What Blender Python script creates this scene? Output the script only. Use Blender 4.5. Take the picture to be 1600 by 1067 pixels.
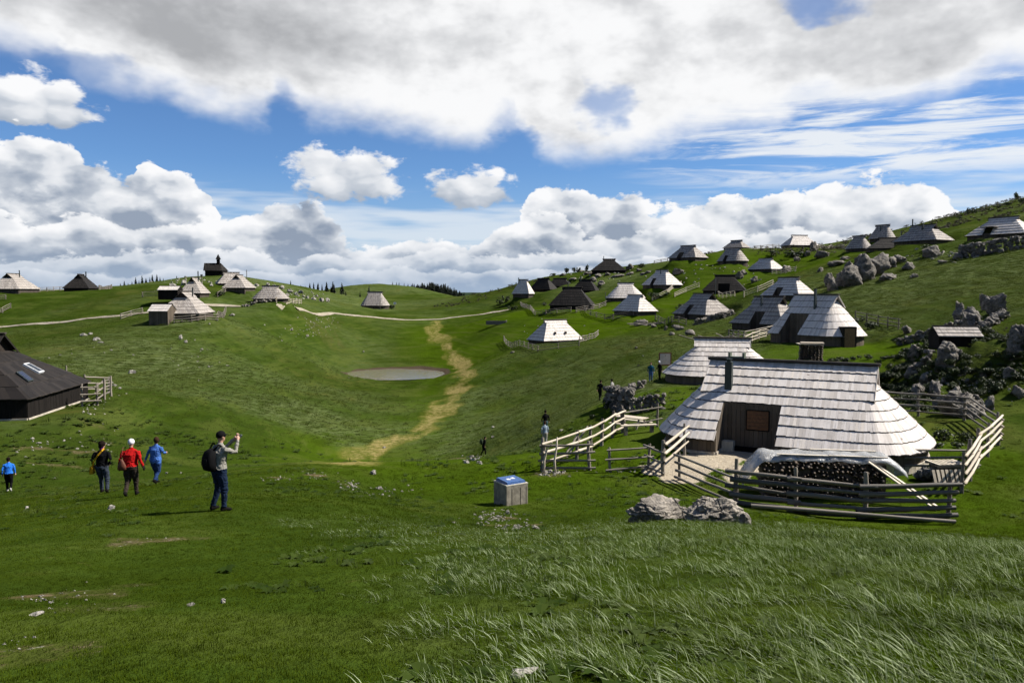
import bpy, bmesh, math, random
import numpy as np
from mathutils import Vector, Matrix
for _o in list(bpy.data.objects): bpy.data.objects.remove(_o)
scene = bpy.context.scene
COL = scene.collection
R = math.radians
rng = random.Random(7)

# ------------------------------------------------------------------ camera
FPX, CX, CY, HOR = 1200.0, 800.0, 533.5, 455.0      # focal length and centre in photo pixels
PITCH = math.atan((CY - HOR) / FPX)
cam_d = bpy.data.cameras.new('camera'); cam = bpy.data.objects.new('camera', cam_d); COL.objects.link(cam)
cam_d.sensor_width = 36; cam_d.lens = 36 * FPX / 1600; cam_d.clip_start = .1; cam_d.clip_end = 200000
cam.location = (0, 0, 0); cam.rotation_euler = (R(90) - PITCH, 0, 0)
scene.camera = cam
scene.render.engine = 'CYCLES'
scene.view_settings.view_transform = 'Standard'; scene.view_settings.look = 'None'
scene.view_settings.gamma = 1; scene.view_settings.exposure = 1.05
scene.cycles.use_adaptive_sampling = True; scene.cycles.adaptive_threshold = .03; scene.cycles.adaptive_min_samples = 16; scene.cycles.use_denoising = True
scene.cycles.max_bounces = 4; scene.cycles.diffuse_bounces = 1; scene.cycles.glossy_bounces = 2
scene.cycles.transmission_bounces = 3; scene.cycles.transparent_max_bounces = 6

SUN_AZ, SUN_EL = R(83), R(46)      # azimuth from +Y (view direction) towards +X
sd = bpy.data.lights.new('sun', 'SUN'); sun = bpy.data.objects.new('sun', sd); COL.objects.link(sun)
sd.energy = 5.0; sd.angle = R(.55); sd.color = (1, .945, .86)
SUNV = Vector((math.cos(SUN_EL) * math.sin(SUN_AZ), math.cos(SUN_EL) * math.cos(SUN_AZ), math.sin(SUN_EL)))
sun.rotation_euler = SUNV.to_track_quat('Z', 'Y').to_euler()

# ------------------------------------------------------------------ node helper: arithmetic on sockets
class S:
    def __init__(s, nt, sock): s.nt, s.k = nt, sock
    def _m(s, op, *a):
        n = s.nt.nodes.new('ShaderNodeMath'); n.operation = op
        for i, v in enumerate((s,) + a):
            if isinstance(v, S): s.nt.links.new(v.k, n.inputs[i])
            else: n.inputs[i].default_value = v
        return S(s.nt, n.outputs[0])
    def __add__(s, o): return s._m('ADD', o)
    def __sub__(s, o): return s._m('SUBTRACT', o)
    def __mul__(s, o): return s._m('MULTIPLY', o)
    def __truediv__(s, o): return s._m('DIVIDE', o)
    def rsub(s, c): return (s * -1.0) + c
    def mn(s, o): return s._m('MINIMUM', o)
    def mx(s, o): return s._m('MAXIMUM', o)
    def pw(s, o): return s._m('POWER', o)
    def abs(s): return s._m('ABSOLUTE')
    def step(s, a, b):
        n = s.nt.nodes.new('ShaderNodeMapRange'); n.interpolation_type = 'SMOOTHSTEP'; n.clamp = True
        s.nt.links.new(s.k, n.inputs[0])
        for i, v in ((1, a), (2, b)):
            if isinstance(v, S): s.nt.links.new(v.k, n.inputs[i])
            else: n.inputs[i].default_value = v
        return S(s.nt, n.outputs[0])
    def lin(s, a, b, c=0., d=1.):
        n = s.nt.nodes.new('ShaderNodeMapRange'); n.clamp = True
        s.nt.links.new(s.k, n.inputs[0])
        for i, v in ((1, a), (2, b), (3, c), (4, d)): n.inputs[i].default_value = v
        return S(s.nt, n.outputs[0])
class G:
    """a node tree with short-hands"""
    def __init__(s, nt): s.nt = nt
    def new(s, t, **kw):
        n = s.nt.nodes.new(t)
        for k, v in kw.items(): setattr(n, k, v)
        return n
    def link(s, a, b): s.nt.links.new(a.k if isinstance(a, S) else a, b)
    def put(s, v, sock):
        if isinstance(v, S) or hasattr(v, 'is_linked') or isinstance(v, bpy.types.NodeSocket): s.link(v, sock)
        else: sock.default_value = v
    def noise(s, vec, scale, detail=4, rough=.55, dist=0., color=False, lac=2.0):
        n = s.new('ShaderNodeTexNoise'); n.inputs['Scale'].default_value = scale; n.inputs['Detail'].default_value = detail
        n.inputs['Roughness'].default_value = rough; n.inputs['Distortion'].default_value = dist; n.inputs['Lacunarity'].default_value = lac
        if vec is not None: s.link(vec, n.inputs['Vector'])
        return S(s.nt, n.outputs['Color' if color else 'Fac'])
    def vor(s, vec, scale, feature='F1', out='Distance', detail=0., rnd=1.):
        n = s.new('ShaderNodeTexVoronoi'); n.feature = feature; n.inputs['Scale'].default_value = scale
        n.inputs['Randomness'].default_value = rnd
        if 'Detail' in n.inputs: n.inputs['Detail'].default_value = detail
        if vec is not None: s.link(vec, n.inputs['Vector'])
        return S(s.nt, n.outputs[out])
    def sep(s, v):
        n = s.new('ShaderNodeSeparateXYZ'); s.link(v, n.inputs[0]); return [S(s.nt, o) for o in n.outputs]
    def comb(s, x, y, z):
        n = s.new('ShaderNodeCombineXYZ')
        for i, v in enumerate((x, y, z)): s.put(v, n.inputs[i])
        return S(s.nt, n.outputs[0])
    def vm(s, op, a, b):
        n = s.new('ShaderNodeVectorMath', operation=op)
        s.put(a, n.inputs[0]); s.put(b, n.inputs[1]); return S(s.nt, n.outputs[0])
    def mix(s, f, a, b, mode='MIX'):
        n = s.new('ShaderNodeMix', data_type='RGBA', blend_type=mode)
        s.put(f, n.inputs[0])
        for v, k in ((a, 6), (b, 7)):
            if isinstance(v, tuple): n.inputs[k].default_value = (*v[:3], 1)
            else: s.link(v, n.inputs[k])
        return S(s.nt, n.outputs[2])
    def curve(s, x, pts):
        n = s.new('ShaderNodeFloatCurve'); s.link(x, n.inputs['Value']); c = n.mapping.curves[0]
        c.points[0].location = pts[0]; c.points[1].location = pts[-1]
        for p in pts[1:-1]: c.points.new(*p)
        for p in c.points: p.handle_type = 'AUTO_CLAMPED'
        n.mapping.use_clip = True; n.mapping.update()
        return S(s.nt, n.outputs[0])

def pdir(px, py):
    """photo pixel -> direction (not normalised, y component 1)"""
    u, v = (px - CX) / FPX, (CY - py) / FPX
    y = math.cos(PITCH) + v * math.sin(PITCH); z = -math.sin(PITCH) + v * math.cos(PITCH)
    return Vector((u / y, 1.0, z / y))
def proj(p):
    f = p[1] * math.cos(PITCH) - p[2] * math.sin(PITCH); up = p[1] * math.sin(PITCH) + p[2] * math.cos(PITCH)
    return CX + FPX * p[0] / f, CY - FPX * up / f
def azel(px, py):
    d = pdir(px, py); return math.degrees(math.atan2(d.x, d.y)), math.degrees(math.atan2(d.z, math.hypot(d.x, d.y)))
# ------------------------------------------------------------------ world: Nishita sky with procedural cloud layers
world = bpy.data.worlds.new('World'); scene.world = world; world.use_nodes = True
wt = world.node_tree; wt.nodes.clear(); g = G(wt)
sky = g.new('ShaderNodeTexSky', sky_type='NISHITA'); sky.sun_disc = False
sky.sun_elevation = SUN_EL; sky.sun_rotation = SUN_AZ; sky.altitude = 1600; sky.air_density = 1.0; sky.dust_density = .6; sky.ozone_density = 2.0
tc = g.new('ShaderNodeTexCoord'); D3 = S(wt, tc.outputs['Generated'])
dx, dy, dz = g.sep(D3)
AZ = S(wt, dx.k)._m('ARCTAN2', dy) * (180 / math.pi)
EL = dz._m('ARCSINE') * (180 / math.pi)
skc = g.mix(1.0, sky.outputs[0], (.066, .092, .122), 'MULTIPLY')
A0, A1, EM = -60., 60., 30.
def ecurve(az, pts):
    q = []
    for p in pts:
        a, e = azel(*p); q.append(((a - A0) / (A1 - A0), max(0., e / EM)))
    q.sort(); q = [(0.0, q[0][1])] + q + [(1.0, q[-1][1])]
    return g.curve(az.lin(A0, A1), q) * EM
# flatten towards the horizon so far clouds are smaller and wider
P = g.comb(dx, dy, dz * 1.7)
w1 = g.noise(P, 6.0, 4, .58, color=True); w1x, w1y, w1z = g.sep(w1)
w2 = g.noise(P, 22.0, 3, .6, color=True); w2x, w2y, w2z = g.sep(w2)
Pw = g.vm('ADD', P, g.vm('MULTIPLY', g.vm('SUBTRACT', w2, (.5, .5, .5)), (.022, .022, .022)))
bil = g.vor(Pw, 24.0); bilS = g.vor(g.vm('ADD', Pw, tuple(SUNV * .016)), 24.0)
big = g.noise(P, 8.0, 4, .55); bigS = g.noise(g.vm('ADD', P, tuple(SUNV * .04)), 8.0, 4, .55)
w3 = g.noise(Pw, 75.0, 3, .62)
smooth = (big - bigS) * 2.6
relief = (bilS - bil) * 1.0 + smooth + (w2z - .5) * .35               # >0 where the surface turns to the sun
AZw = AZ + (w1x - .5) * 5.0 + (w2x - .5) * 2.2
def over(base, alpha, col): return g.mix(alpha, base, col)
def cloudcol(lit, dark=(.36, .44, .56), mid=(.66, .70, .76), white=(.97, .975, .99)):
    return g.mix(lit.lin(.40, 1.0), g.mix(lit.lin(0., .5), dark, mid), white)
# pale haze near the horizon and a thin high veil
col = g.mix(EL.lin(0, 9, .75, 0).pw(1.3), skc, (.42, .54, .70))
veil = (g.noise(g.comb(dx, dy, dz * 9), 5.0, 3, .6) + EL.lin(5, 9.5, .2, -.45)).step(.42, .75)
col = over(col, veil * EL.step(1, 4) * .75, (.78, .84, .90))
# cirrus streaks, drawn out sideways
cir = g.noise(g.comb(dx + dz * 1.6, dy, dz * 9.0), 5.5, 6, .62, .6)
cirm = AZ.step(6, 17) * EL.step(6.5, 8.5) * EL.step(15.5, 12.)
col = over(col, (cir + g.noise(g.comb(dx, dy, dz * 6), 3.0, 2) * .35).step(.60, .80) * cirm * .9, (.88, .91, .94))
# high deck
deck_e = ecurve(AZw, [(-400, 130), (-200, 100), (0, 75), (105, 108), (135, 140), (235, 152), (295, 178), (400, 195), (440, 168), (480, 195), (560, 203), (650, 218), (750, 228),
    (800, 205), (835, 250), (950, 258), (1025, 238), (1060, 220), (1215, 212), (1260, 180), (1380, 178), (1500, 160), (1560, 135), (1650, 125), (1900, 110)])
dE = EL - deck_e + (w1y - .5) * 3.2 + (w2y - .5) * 1.6
hx, hy = azel(948, 172); h2x, h2y = azel(1262, -6)
def hole(ax, ey, ra, re): return (((AZw + (w2z - .5) * 3 - ax) / ra).pw(2.0) + ((EL + (w1z - .5) * 5 + (w2y - .5) * 2.5 - ey) / re).pw(2.0)).step(2.6, .1)
holes = (hole(hx, hy, 1.5, 1.2) * .72).mx(hole(h2x, h2y, 2.0, .9) * .8).mx(hole(*azel(120, 112), 2.5, .9) * .7).mx(hole(*azel(800, 232), 1.6, .9))
brk = (w1z * .5 + g.noise(P, 1.9, 2, .5) * .5).step(.50, .64).mx(EL.step(27, 21) * dy.step(-.1, .5))    # overhead and behind it breaks up into open sky
deck_a = dE.step(-.6, 2.2) * brk * (holes * -.95 + 1.0)
thick = g.noise(P, 4.2, 3, .52)
greyness = g.curve(AZ.lin(A0, A1), [(0, .8), (.22, .85), (.32, .98), (.40, .72), (.47, .18), (.55, .02), (.62, .12), (.68, .62), (.76, .82), (1, .7)])
deck_l = (smooth * .55 + (w2z - .5) * .34 + (w1z - .5) * .6 + (w3 - .5) * .18 + .98 - (thick - .44).mx(0.) * 1.1 - greyness * dE.step(.3, 5.0) * .60 + dE.step(2.6, .3) * .10).mx(0.).mn(1.)
deckc = g.mix(deck_l.step(.40, 1.0), g.mix(deck_l.step(0., .55), (.42, .43, .45), (.64, .65, .67)), (.96, .965, .975))
col = over(col, deck_a, deckc)
# separate puffs
def puff(col, px, py, rx, ry):
    a, e = azel(px, py); a1, _ = azel(px + rx, py); _, e1 = azel(px, py - ry)
    ra, re = a1 - a, e1 - e
    ev = (EL - e) / re; fl = ev.mx(0.) + ev.mn(0.) * 1.35             # flatter below
    r = (((AZ - a) / ra).pw(2.0) + fl.pw(2.0)).pw(.5)
    dens = r.rsub(1.12) + (w3 - .5) * .7 + (w1y - .5) * 1.7 + (w1x - .5) * .9 + (w2y - .5) * 1.0 + (bil - .35) * -.7
    lit = (relief * .8 + ev * .6 + .44).mx(0.).mn(1.)
    return over(col, dens.step(-.05, .30), cloudcol(lit, (.42, .48, .57)))
col = puff(col, 45, 168, 115, 48); col = puff(col, 542, 276, 84, 46); col = puff(col, 738, 296, 76, 38)
# cumulus banks, far to near: top edge by azimuth, lit tops, shaded bases
def bank(col, pts, soft, depth, amp, whiteness, dark, aoff):
    az = AZ + (w1x - .5) * 3.0 + (w2x - .5) * 1.8 + aoff
    top = ecurve(az, pts)
    h = top - EL + (w1y - .5) * amp + (w2y - .5) * amp * .7 + (bil - .35) * amp * -.9 + (w3 - .5) * amp * .75   # degrees below the top
    lit = (relief * .9 + (w1z - .5) * .5 + (w2z - .5) * .45 + (w3 - .5) * .55 + whiteness + h.lin(0, depth, .40, -.46)).mx(0.).mn(1.)
    return over(col, h.step(0., soft), cloudcol(lit, dark))
col = bank(col, [(-300, 250), (-120, 215), (0, 203), (40, 192), (75, 205), (125, 235), (175, 268), (203, 268), (216, 238), (235, 236), (250, 256), (300, 272), (330, 300), (350, 345), (420, 380), (600, 420),
    (780, 400), (815, 318), (850, 285), (900, 296), (960, 296), (1040, 315), (1100, 305), (1200, 292), (1300, 280), (1400, 270), (1450, 280), (1482, 308), (1500, 345), (1530, 400), (1620, 420), (1900, 330)], .34, 3.6, 1.7, .56, (.31, .37, .47), 0)
col = bank(col, [(-300, 330), (0, 338), (60, 322), (140, 345), (220, 330), (300, 348), (345, 350), (400, 342), (450, 335), (500, 322), (545, 314), (595, 340), (640, 378), (680, 372), (720, 368), (780, 372),
    (850, 352), (900, 330), (960, 350), (1040, 362), (1130, 340), (1230, 352), (1330, 340), (1440, 360), (1500, 395), (1620, 415), (1900, 380)], .30, 2.3, 1.3, .54, (.29, .35, .45), 3.1)
col = bank(col, [(-300, 395), (0, 384), (90, 378), (170, 392), (260, 384), (350, 396), (430, 386), (520, 396), (610, 384), (700, 392), (800, 384), (900, 396), (1000, 386), (1100, 380), (1300, 388), (1500, 400), (1900, 396)], .26, 1.5, 1.0, .54, (.29, .36, .47), -4.3)
col = bank(col, [(-300, 418), (0, 412), (120, 421), (240, 414), (360, 424), (500, 415), (640, 424), (760, 414), (900, 421), (1100, 412), (1300, 420), (1600, 418), (1900, 420)], .22, 1.1, .8, .52, (.31, .39, .52), 7.7)
# distance haze over the lowest clouds
col = g.mix(EL.lin(-.2, 3.6, .85, 0.).pw(1.2), col, (.37, .475, .63))
bg = g.new('ShaderNodeBackground'); g.link(col, bg.inputs[0]); bg.inputs[1].default_value = .48
wo = g.new('ShaderNodeOutputWorld'); g.link(bg.outputs[0], wo.inputs[0])
world.cycles.sampling_method = 'NONE'
# ------------------------------------------------------------------ terrain height field
# control points: photo pixel of a spot on the ground and its distance ahead of the camera in metres
CP = [(0,1067,4.6),(400,1067,4.6),(800,1067,4.6),(1200,1067,4.5),(1600,1067,4.4),
 (0,950,7.2),(400,950,7),(800,950,6.8),(1200,950,6.7),(1600,950,6.6),(0,890,10),(400,890,9.8),(800,890,9.2),(1200,890,9),(1600,890,8.9),
 (200,850,12.6),(600,840,13),(1000,845,12.3),(1400,855,11.4),(1200,834,14),(1400,844,13.6),(1600,853,13.2),(1000,818,17),(1090,814,17.5),(900,830,16.5),
 (335,797,17.2),(0,820,17),(150,772,24.7),(195,778,22.6),(236,756,28),(5,765,32),(100,800,19.5),(430,748,26.5),(500,724,32.5),(560,745,29),(640,772,26.5),(740,800,22),(830,826,18),(600,800,19.5),(500,780,21),
 (1560,837,20.5),(1300,812,24.5),(1160,790,25.5),(1495,817,24.5),(1000,770,25),(900,770,26),(798,785,24.5),(1060,752,29),(700,752,30),(860,745,29.5),
 (847,733,31),(925,733,31),(990,725,31.5),(1107,706,34),(1250,715,33),(1440,715,34),(1520,770,28),(1565,700,36),(1440,657,42),(1513,663,40.5),(1600,720,33),(1600,790,25.5),
 (960,690,38),(985,668,43.5),(1000,642,50),(1020,625,56),(1050,607,64),(1017,604,65),(1150,600,60),(1200,640,46),(1300,640,47),(1300,560,74),(1275,538,80),(1210,540,80),(1400,600,60),(1380,540,76),
 (100,705,42),(20,720,38),(200,650,60),(300,700,50),(300,640,68),(12,665,50),(122,628,60.7),(-120,650,54),(60,600,75),(180,690,47),(400,715,47),(250,720,42),
 (200,580,95),(300,540,115),(60,540,112),(350,600,92),(450,640,84),(450,690,62),(540,660,86),(620,582,150),(535,582,150),(700,582,150),(620,573,160),(620,593,140),(560,577,156),(680,577,156),(560,589,144),(680,589,144),
 (600,620,112),(600,680,80),(540,722,68),(700,610,120),(640,685,78),(700,650,93),(690,505,205),(680,520,190),(690,545,172),(500,530,165),(500,560,148),(400,560,125),(420,520,150),(500,495,182),
 (285,500,130),(240,502,130),(330,496,136),(0,511,150),(120,500,150),(230,490,148),(380,478,165),(470,482,175),(560,492,200),(640,500,208),(700,498,210),(790,486,215),(585,483,230),
 (372,453,172),(410,470,168),(430,472,165),(290,468,160),(338,431,260),(300,433,255),(240,441,250),(420,440,245),(470,453,240),(520,461,255),(28,457,185),(130,454,198),(60,472,172),(200,449,228),(-150,460,190),(-60,500,160),
 (585,444,380),(500,462,300),(690,465,330),(640,449,370),(535,449,365),(660,454,368),(680,460,364),(700,466,358),(725,472,350),(660,462,420),(700,470,430),(640,456,430),(740,474,430),(610,475,260),
 (730,463,285),(800,450,272),(860,431,265),(760,500,190),(775,508,178),(800,560,130),(760,600,115),(800,640,88),(755,717,66),(852,697,53),(900,600,90),(950,560,105),(1000,530,112),(867,538,148),(820,538,146),(930,625,68),(937,632,63),(900,660,55),
 (1440,620,54),(1430,575,61),(1500,645,47.5),(1500,590,53),(1500,548,60),(1550,478,74),(1600,560,52),(1600,640,44.5),(1400,500,88),(1500,470,85),(1350,480,102),(1450,430,116),(1600,400,112),(1600,450,84),(1560,520,60),
 (1560,374,127),(1437,382,142),(1372,390,158),(1300,402,170),(1250,430,142),(1330,430,132),(1247,388,210),(1193,426,185),(1150,388,215),(1143,413,190),(1073,408,200),(1033,453,185),(950,427,230),(1130,462,165),(995,492,162),(970,472,185),(895,484,178),(840,462,218),(1098,499,135),(1200,516,100),(1235,467,125),(1060,542,95),(1100,520,112),(900,430,245),(1000,425,222),(1350,395,160),
 (1300,393,215),(1350,387,207),(1400,379,202),(1438,369,196),(1300,402,300),(1400,396,300),(1470,372,300),(1550,345,310),(1600,310,225),(1500,342,205),(1455,362,185),(1545,327,215),(1700,290,225),(1750,400,100),(1750,560,48),(1750,700,33),(1760,900,8)]
_xy, _z = [], []
for px, py, d in CP:
    q = pdir(px, py) * d; _xy.append((q.x, q.y)); _z.append(q.z)
for X, Y, Z in [(0,0,-1.65),(0,-8,-.6),(-12,-6,-1.2),(12,-6,-1.0),(0,-40,3),(-60,-30,-2),(60,-30,2),(-60,10,-6),(-90,40,-9),(-130,90,-9),(-200,180,-4),(-260,260,-6),(50,8,-2),(90,40,-1),(140,80,14),(190,140,28),(220,230,40),
                (-120,330,-9),(-60,330,-5),(10,330,-12),(60,330,-2),(120,320,8),(180,320,14),(-20,450,-12),(-110,450,-14),(60,450,-16),(-250,420,-22),(250,420,10),(0,560,-24),(-150,560,-26),(150,560,-14)]:
    _xy.append((X, Y)); _z.append(Z)
_xy = np.array(_xy); _z = np.array(_z)
def _tps(r2): return np.where(r2 > 1e-9, .5 * r2 * np.log(np.maximum(r2, 1e-12)), 0.)
_n = len(_xy)
_K = _tps(((_xy[:, None, :] - _xy[None, :, :]) ** 2).sum(-1)) + np.diag(.5 + .0002 * (_xy ** 2).sum(1))
_Pm = np.c_[np.ones(_n), _xy]
_W = np.linalg.solve(np.block([[_K, _Pm], [_Pm.T, np.zeros((3, 3))]]), np.r_[_z, 0, 0, 0])
def _hash(ix, iy, s):
    h = (ix.astype(np.int64) * 374761393 + iy.astype(np.int64) * 668265263 + s * 974711) & 0xffffffff
    h = ((h ^ (h >> 13)) * 1274126177) & 0xffffffff
    return ((h ^ (h >> 16)) & 0xffff) / 65535.0
def vnoise(x, y, s=0):
    ix, iy = np.floor(x), np.floor(y); fx, fy = x - ix, y - iy
    fx = fx * fx * fx * (fx * (fx * 6 - 15) + 10); fy = fy * fy * fy * (fy * (fy * 6 - 15) + 10)
    a, b, c, d = _hash(ix, iy, s), _hash(ix + 1, iy, s), _hash(ix, iy + 1, s), _hash(ix + 1, iy + 1, s)
    return a + (b - a) * fx + (c - a) * fy + (a - b - c + d) * fx * fy - .5
def fbm(x, y, o=4, s=0):
    t = np.zeros_like(x, dtype=float); amp = 1.
    for k in range(o):
        c, sn = math.cos(k * .7), math.sin(k * .7)
        t += amp * vnoise((x * c - y * sn) * 2 ** k, (x * sn + y * c) * 2 ** k, s + k); amp *= .5
    return t
FLAT = []       # level pads: (x, y, radius, z)
def heights(X, Y, pads=True):
    X = np.asarray(X, float); Y = np.asarray(Y, float); sh = X.shape
    x, y = X.ravel(), Y.ravel(); out = np.empty_like(x)
    for i in range(0, len(x), 40000):
        xs, ys = x[i:i + 40000], y[i:i + 40000]
        r2 = (xs[:, None] - _xy[:, 0]) ** 2 + (ys[:, None] - _xy[:, 1]) ** 2
        out[i:i + 40000] = _tps(r2) @ _W[:_n] + _W[_n] + _W[_n + 1] * xs + _W[_n + 2] * ys
    r = np.hypot(x, y)
    out = np.clip(out, -40, 48)
    amp = np.clip(r / 60, .12, 1.0)
    out += amp * (.55 * fbm(x / 22, y / 22, 3, 3) + .22 * fbm(x / 5.5, y / 5.5, 3, 11)) * np.clip(1 - .85 * np.exp(-((x + 22.5) ** 2 + (y - 150) ** 2) / 200), 0, 1)
    out += .05 * fbm(x / 1.3, y / 1.3, 3, 23)
    # rough knolly ground round the stone outcrop on the right slope
    kn = np.exp(-(((x - 31) / 9) ** 2 + ((y - 56) / 9) ** 2)); out += kn * (1.8 * fbm(x / 2.8, y / 2.8, 3, 41) + .5)
    # beyond the plateau the land drops away to a far plain
    t = np.clip((r - 520) / 700, 0, 1); t = t * t * (3 - 2 * t)
    out = out * (1 - t) + t * (-170 + 25 * fbm(x / 900, y / 900, 3, 5))
    if pads:
        for (cx, cy, rad, z) in FLAT:
            d = np.hypot(x - cx, y - cy); k = np.clip((rad * 1.5 - d) / (rad * .5), 0, 1); k = k * k * (3 - 2 * k)
            out = out * (1 - k) + z * k
    return out.reshape(sh)
def hz(x, y): return float(heights(np.array([x]), np.array([y]))[0])
def hit(px, py, dmin=3., dmax=700.):
    """where the ray through a photo pixel first meets the ground"""
    d = pdir(px, py); t = dmin * (dmax / dmin) ** (np.arange(900) / 899.)
    h = heights(d.x * t, t); below = d.z * t - h
    k = np.where(below <= 0)[0]
    if len(k) == 0: i = int(np.argmin(below[:820])); return Vector((d.x * t[i], t[i], h[i]))
    i = max(1, k[0]); a, b = below[i - 1], below[i]; u = a / (a - b + 1e-9); tt = t[i - 1] + (t[i] - t[i - 1]) * u
    return Vector((d.x * tt, tt, hz(d.x * tt, tt)))
def at(px, D): 
    x = pdir(px, 500).x * D; return Vector((x, D, hz(x, D)))
# ------------------------------------------------------------------ where the huts stand (photo pixels: left eave, right eave, base, ridge height, ridge left, ridge right, turn in degrees)
SP = {}
def spec(key, pl, pr, pb, pt, rl, rr, rot, D, **kw):
    cx = (pl + pr) / 2; az_ = math.degrees(math.atan((cx - CX) / FPX)); th = abs(R(rot + az_)); c, s_ = math.cos(th), math.sin(th)
    W = (pr - pl) / FPX * D; L = W / (c + .64 * s_); wd = .64 * L                # plan length and width
    x = pdir(cx, 500).x * D; z0 = float(heights(np.array([x]), np.array([D]), False)[0]); zb = pdir(cx, pb).z * (D - wd * .4)
    zg = .5 * z0 + .5 * zb; hr = pdir(cx, pt).z * D - zg
    rlen = max(.36 * L, min(.55 * L, (rr - rl) / FPX * D / max(.5, c)))
    SP[key] = dict(loc=(x, D, zg), rz=R(rot), rl=rlen, hw=wd / 2, hr=max(hr, 2.6), he=max(.55, .19 * hr), E=max(.8, (L - rlen) / 2 + .42), **kw)
    FLAT.append((x, D, max(L, wd) * .47, zg))
M_LOC = (12.85, 35.3, -7.15); FLAT.append((12.85, 35.3, 6.3, -7.15)); FLAT.append((15.0, 28.5, 3.6, -7.35))
_c = pdir(1118, 607); spec('behind', 1036, 1222, 609, 529, 1088, 1172, -14, 65)
spec('cone', 1186, 1362, 541, 461, 1222, 1287, -62, 82)
spec('pair_low', 1140, 1262, 518, 464, 1183, 1226, -58, 102)
spec('pair_high', 1188, 1274, 468, 434, 1216, 1246, -58, 124)
spec('fan', 1049, 1147, 499, 459, 1080, 1115, -68, 136)
spec('twin_front', 956, 1028, 492, 461, 979, 1004, -60, 163)
spec('twin_back', 944, 1010, 472, 442, 965, 990, -12, 184)
spec('black_mid', 857, 931, 484, 449, 875, 906, -15, 179)
spec('black_behind', 892, 937, 463, 437, 900, 921, -22, 205)
spec('meadow', 822, 913, 539, 500, 849, 885, 33, 149)
spec('edge_pale', 799, 836, 461, 437, 815, 832, -30, 222)
spec('edge_dark', 826, 872, 459, 435, 834, 858, -35, 226)
spec('edge_dark2', 852, 897, 457, 435, 858, 885, -20, 232)
spec('black_top', 923, 979, 427, 405, 938, 956, -10, 232)
spec('wall_hut', 1001, 1066, 452, 422, 1023, 1041, -58, 186)
spec('black_poles', 1097, 1166, 460, 430, 1112, 1143, -20, 166)
spec('sky_a', 1042, 1105, 408, 384, 1062, 1084, -50, 201)
spec('sky_b', 1113, 1173, 413, 388, 1130, 1156, -48, 191)
spec('sky_c', 1127, 1170, 392, 376, 1140, 1158, -50, 216)
spec('two_tone', 1166, 1223, 427, 404, 1178, 1199, -60, 186)
spec('sky_pale', 1217, 1275, 388, 368, 1231, 1261, 10, 211)
spec('top_small', 1313, 1364, 394, 369, 1335, 1353, -55, 166)
spec('top_back', 1350, 1399, 376, 352, 1365, 1389, -55, 172)
spec('top_dark', 1350, 1432, 398, 372, 1360, 1413, -16, 150)
spec('top_big', 1394, 1482, 385, 352, 1411, 1446, -62, 143)
spec('far_right', 1510, 1614, 376, 340, 1543, 1582, -58, 128)
spec('west_edge', -14, 61, 458, 428, 20, 42, 100, 186)
spec('west_black', 103, 155, 455, 429, 122, 138, 104, 199)
spec('west_front', 248, 336, 500, 456, 262, 300, 98, 133)
spec('west_mid', 281, 330, 466, 434, 292, 312, 96, 164)
spec('west_grey', 338, 388, 448, 426, 360, 384, 30, 182)
spec('west_two', 349, 402, 457, 430, 366, 386, 92, 173)
spec('west_low', 390, 458, 472, 447, 411, 436, -4, 167)
spec('saddle', 560, 613, 483, 456, 575, 598, -8, 231)
DARK_C = (-39.6, 56.0, -8.75); FLAT.append((-39.5, 56, 8.5, -8.75))
CH = at(338, 262); FLAT.append((CH.x, CH.y, 6, CH.z))

_q = pdir(1492, 546) * 59; FLAT.append((_q.x, _q.y + .8, 2.3, _q.z))
# ------------------------------------------------------------------ the ground sheet
fine = np.arange(-41, 41.01, .2); side = np.arange(45, 316, 4.)
ang = np.radians(np.r_[fine, side]); NA = len(ang)
rad = [0.6]
while rad[-1] < 640: rad.append(rad[-1] * 1.0115 + .004)
while rad[-1] < 90000: rad.append(rad[-1] * 1.16)
rad = np.array(rad); NR = len(rad)
RR, AA = np.meshgrid(rad, ang, indexing='ij')
GX, GY = RR * np.sin(AA), RR * np.cos(AA)
GZ = heights(GX, GY)
def poly_dist(X, Y, pts):
    """distance to a polyline, and the position along it"""
    best = np.full(X.shape, 1e9); along = np.zeros(X.shape); L = 0.
    for a, b in zip(pts[:-1], pts[1:]):
        ax, ay, bx, by = a[0], a[1], b[0], b[1]; l2 = (bx - ax) ** 2 + (by - ay) ** 2 + 1e-9
        t = np.clip(((X - ax) * (bx - ax) + (Y - ay) * (by - ay)) / l2, 0, 1)
        d = np.hypot(X - ax - t * (bx - ax), Y - ay - t * (by - ay)); m = d < best
        best = np.where(m, d, best); along = np.where(m, L + t * math.sqrt(l2), along); L += math.sqrt(l2)
    return best, along
SM = lambda d, a, b: np.clip((b - d) / (b - a), 0, 1) ** 2 * (3 - 2 * np.clip((b - d) / (b - a), 0, 1))
track_px = [(535,724),(585,706),(625,690),(660,668),(690,645),(715,612),(724,590),(722,570),(706,548),(690,532),(682,518),(684,502)]
TRACK = [hit(*p) for p in track_px]
msk = np.zeros((NR, NA, 3)); msk2 = np.zeros((NR, NA, 3))
sel = RR < 420
tx, ty = GX[sel], GY[sel]
td, _ = poly_dist(tx, ty, TRACK)
wob = fbm(tx / 2.2, ty / 5.5, 4, 61); wob2 = fbm(tx / 9, ty / 9, 3, 67)
bare = SM(td + wob * 2.6 + wob2 * 2.2, .3, 2.7) * np.clip(.85 + wob2 * 1.0, 0, 1)
lush = SM(td, 4, 11)                                     # greener turf on both sides of the trail
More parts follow.
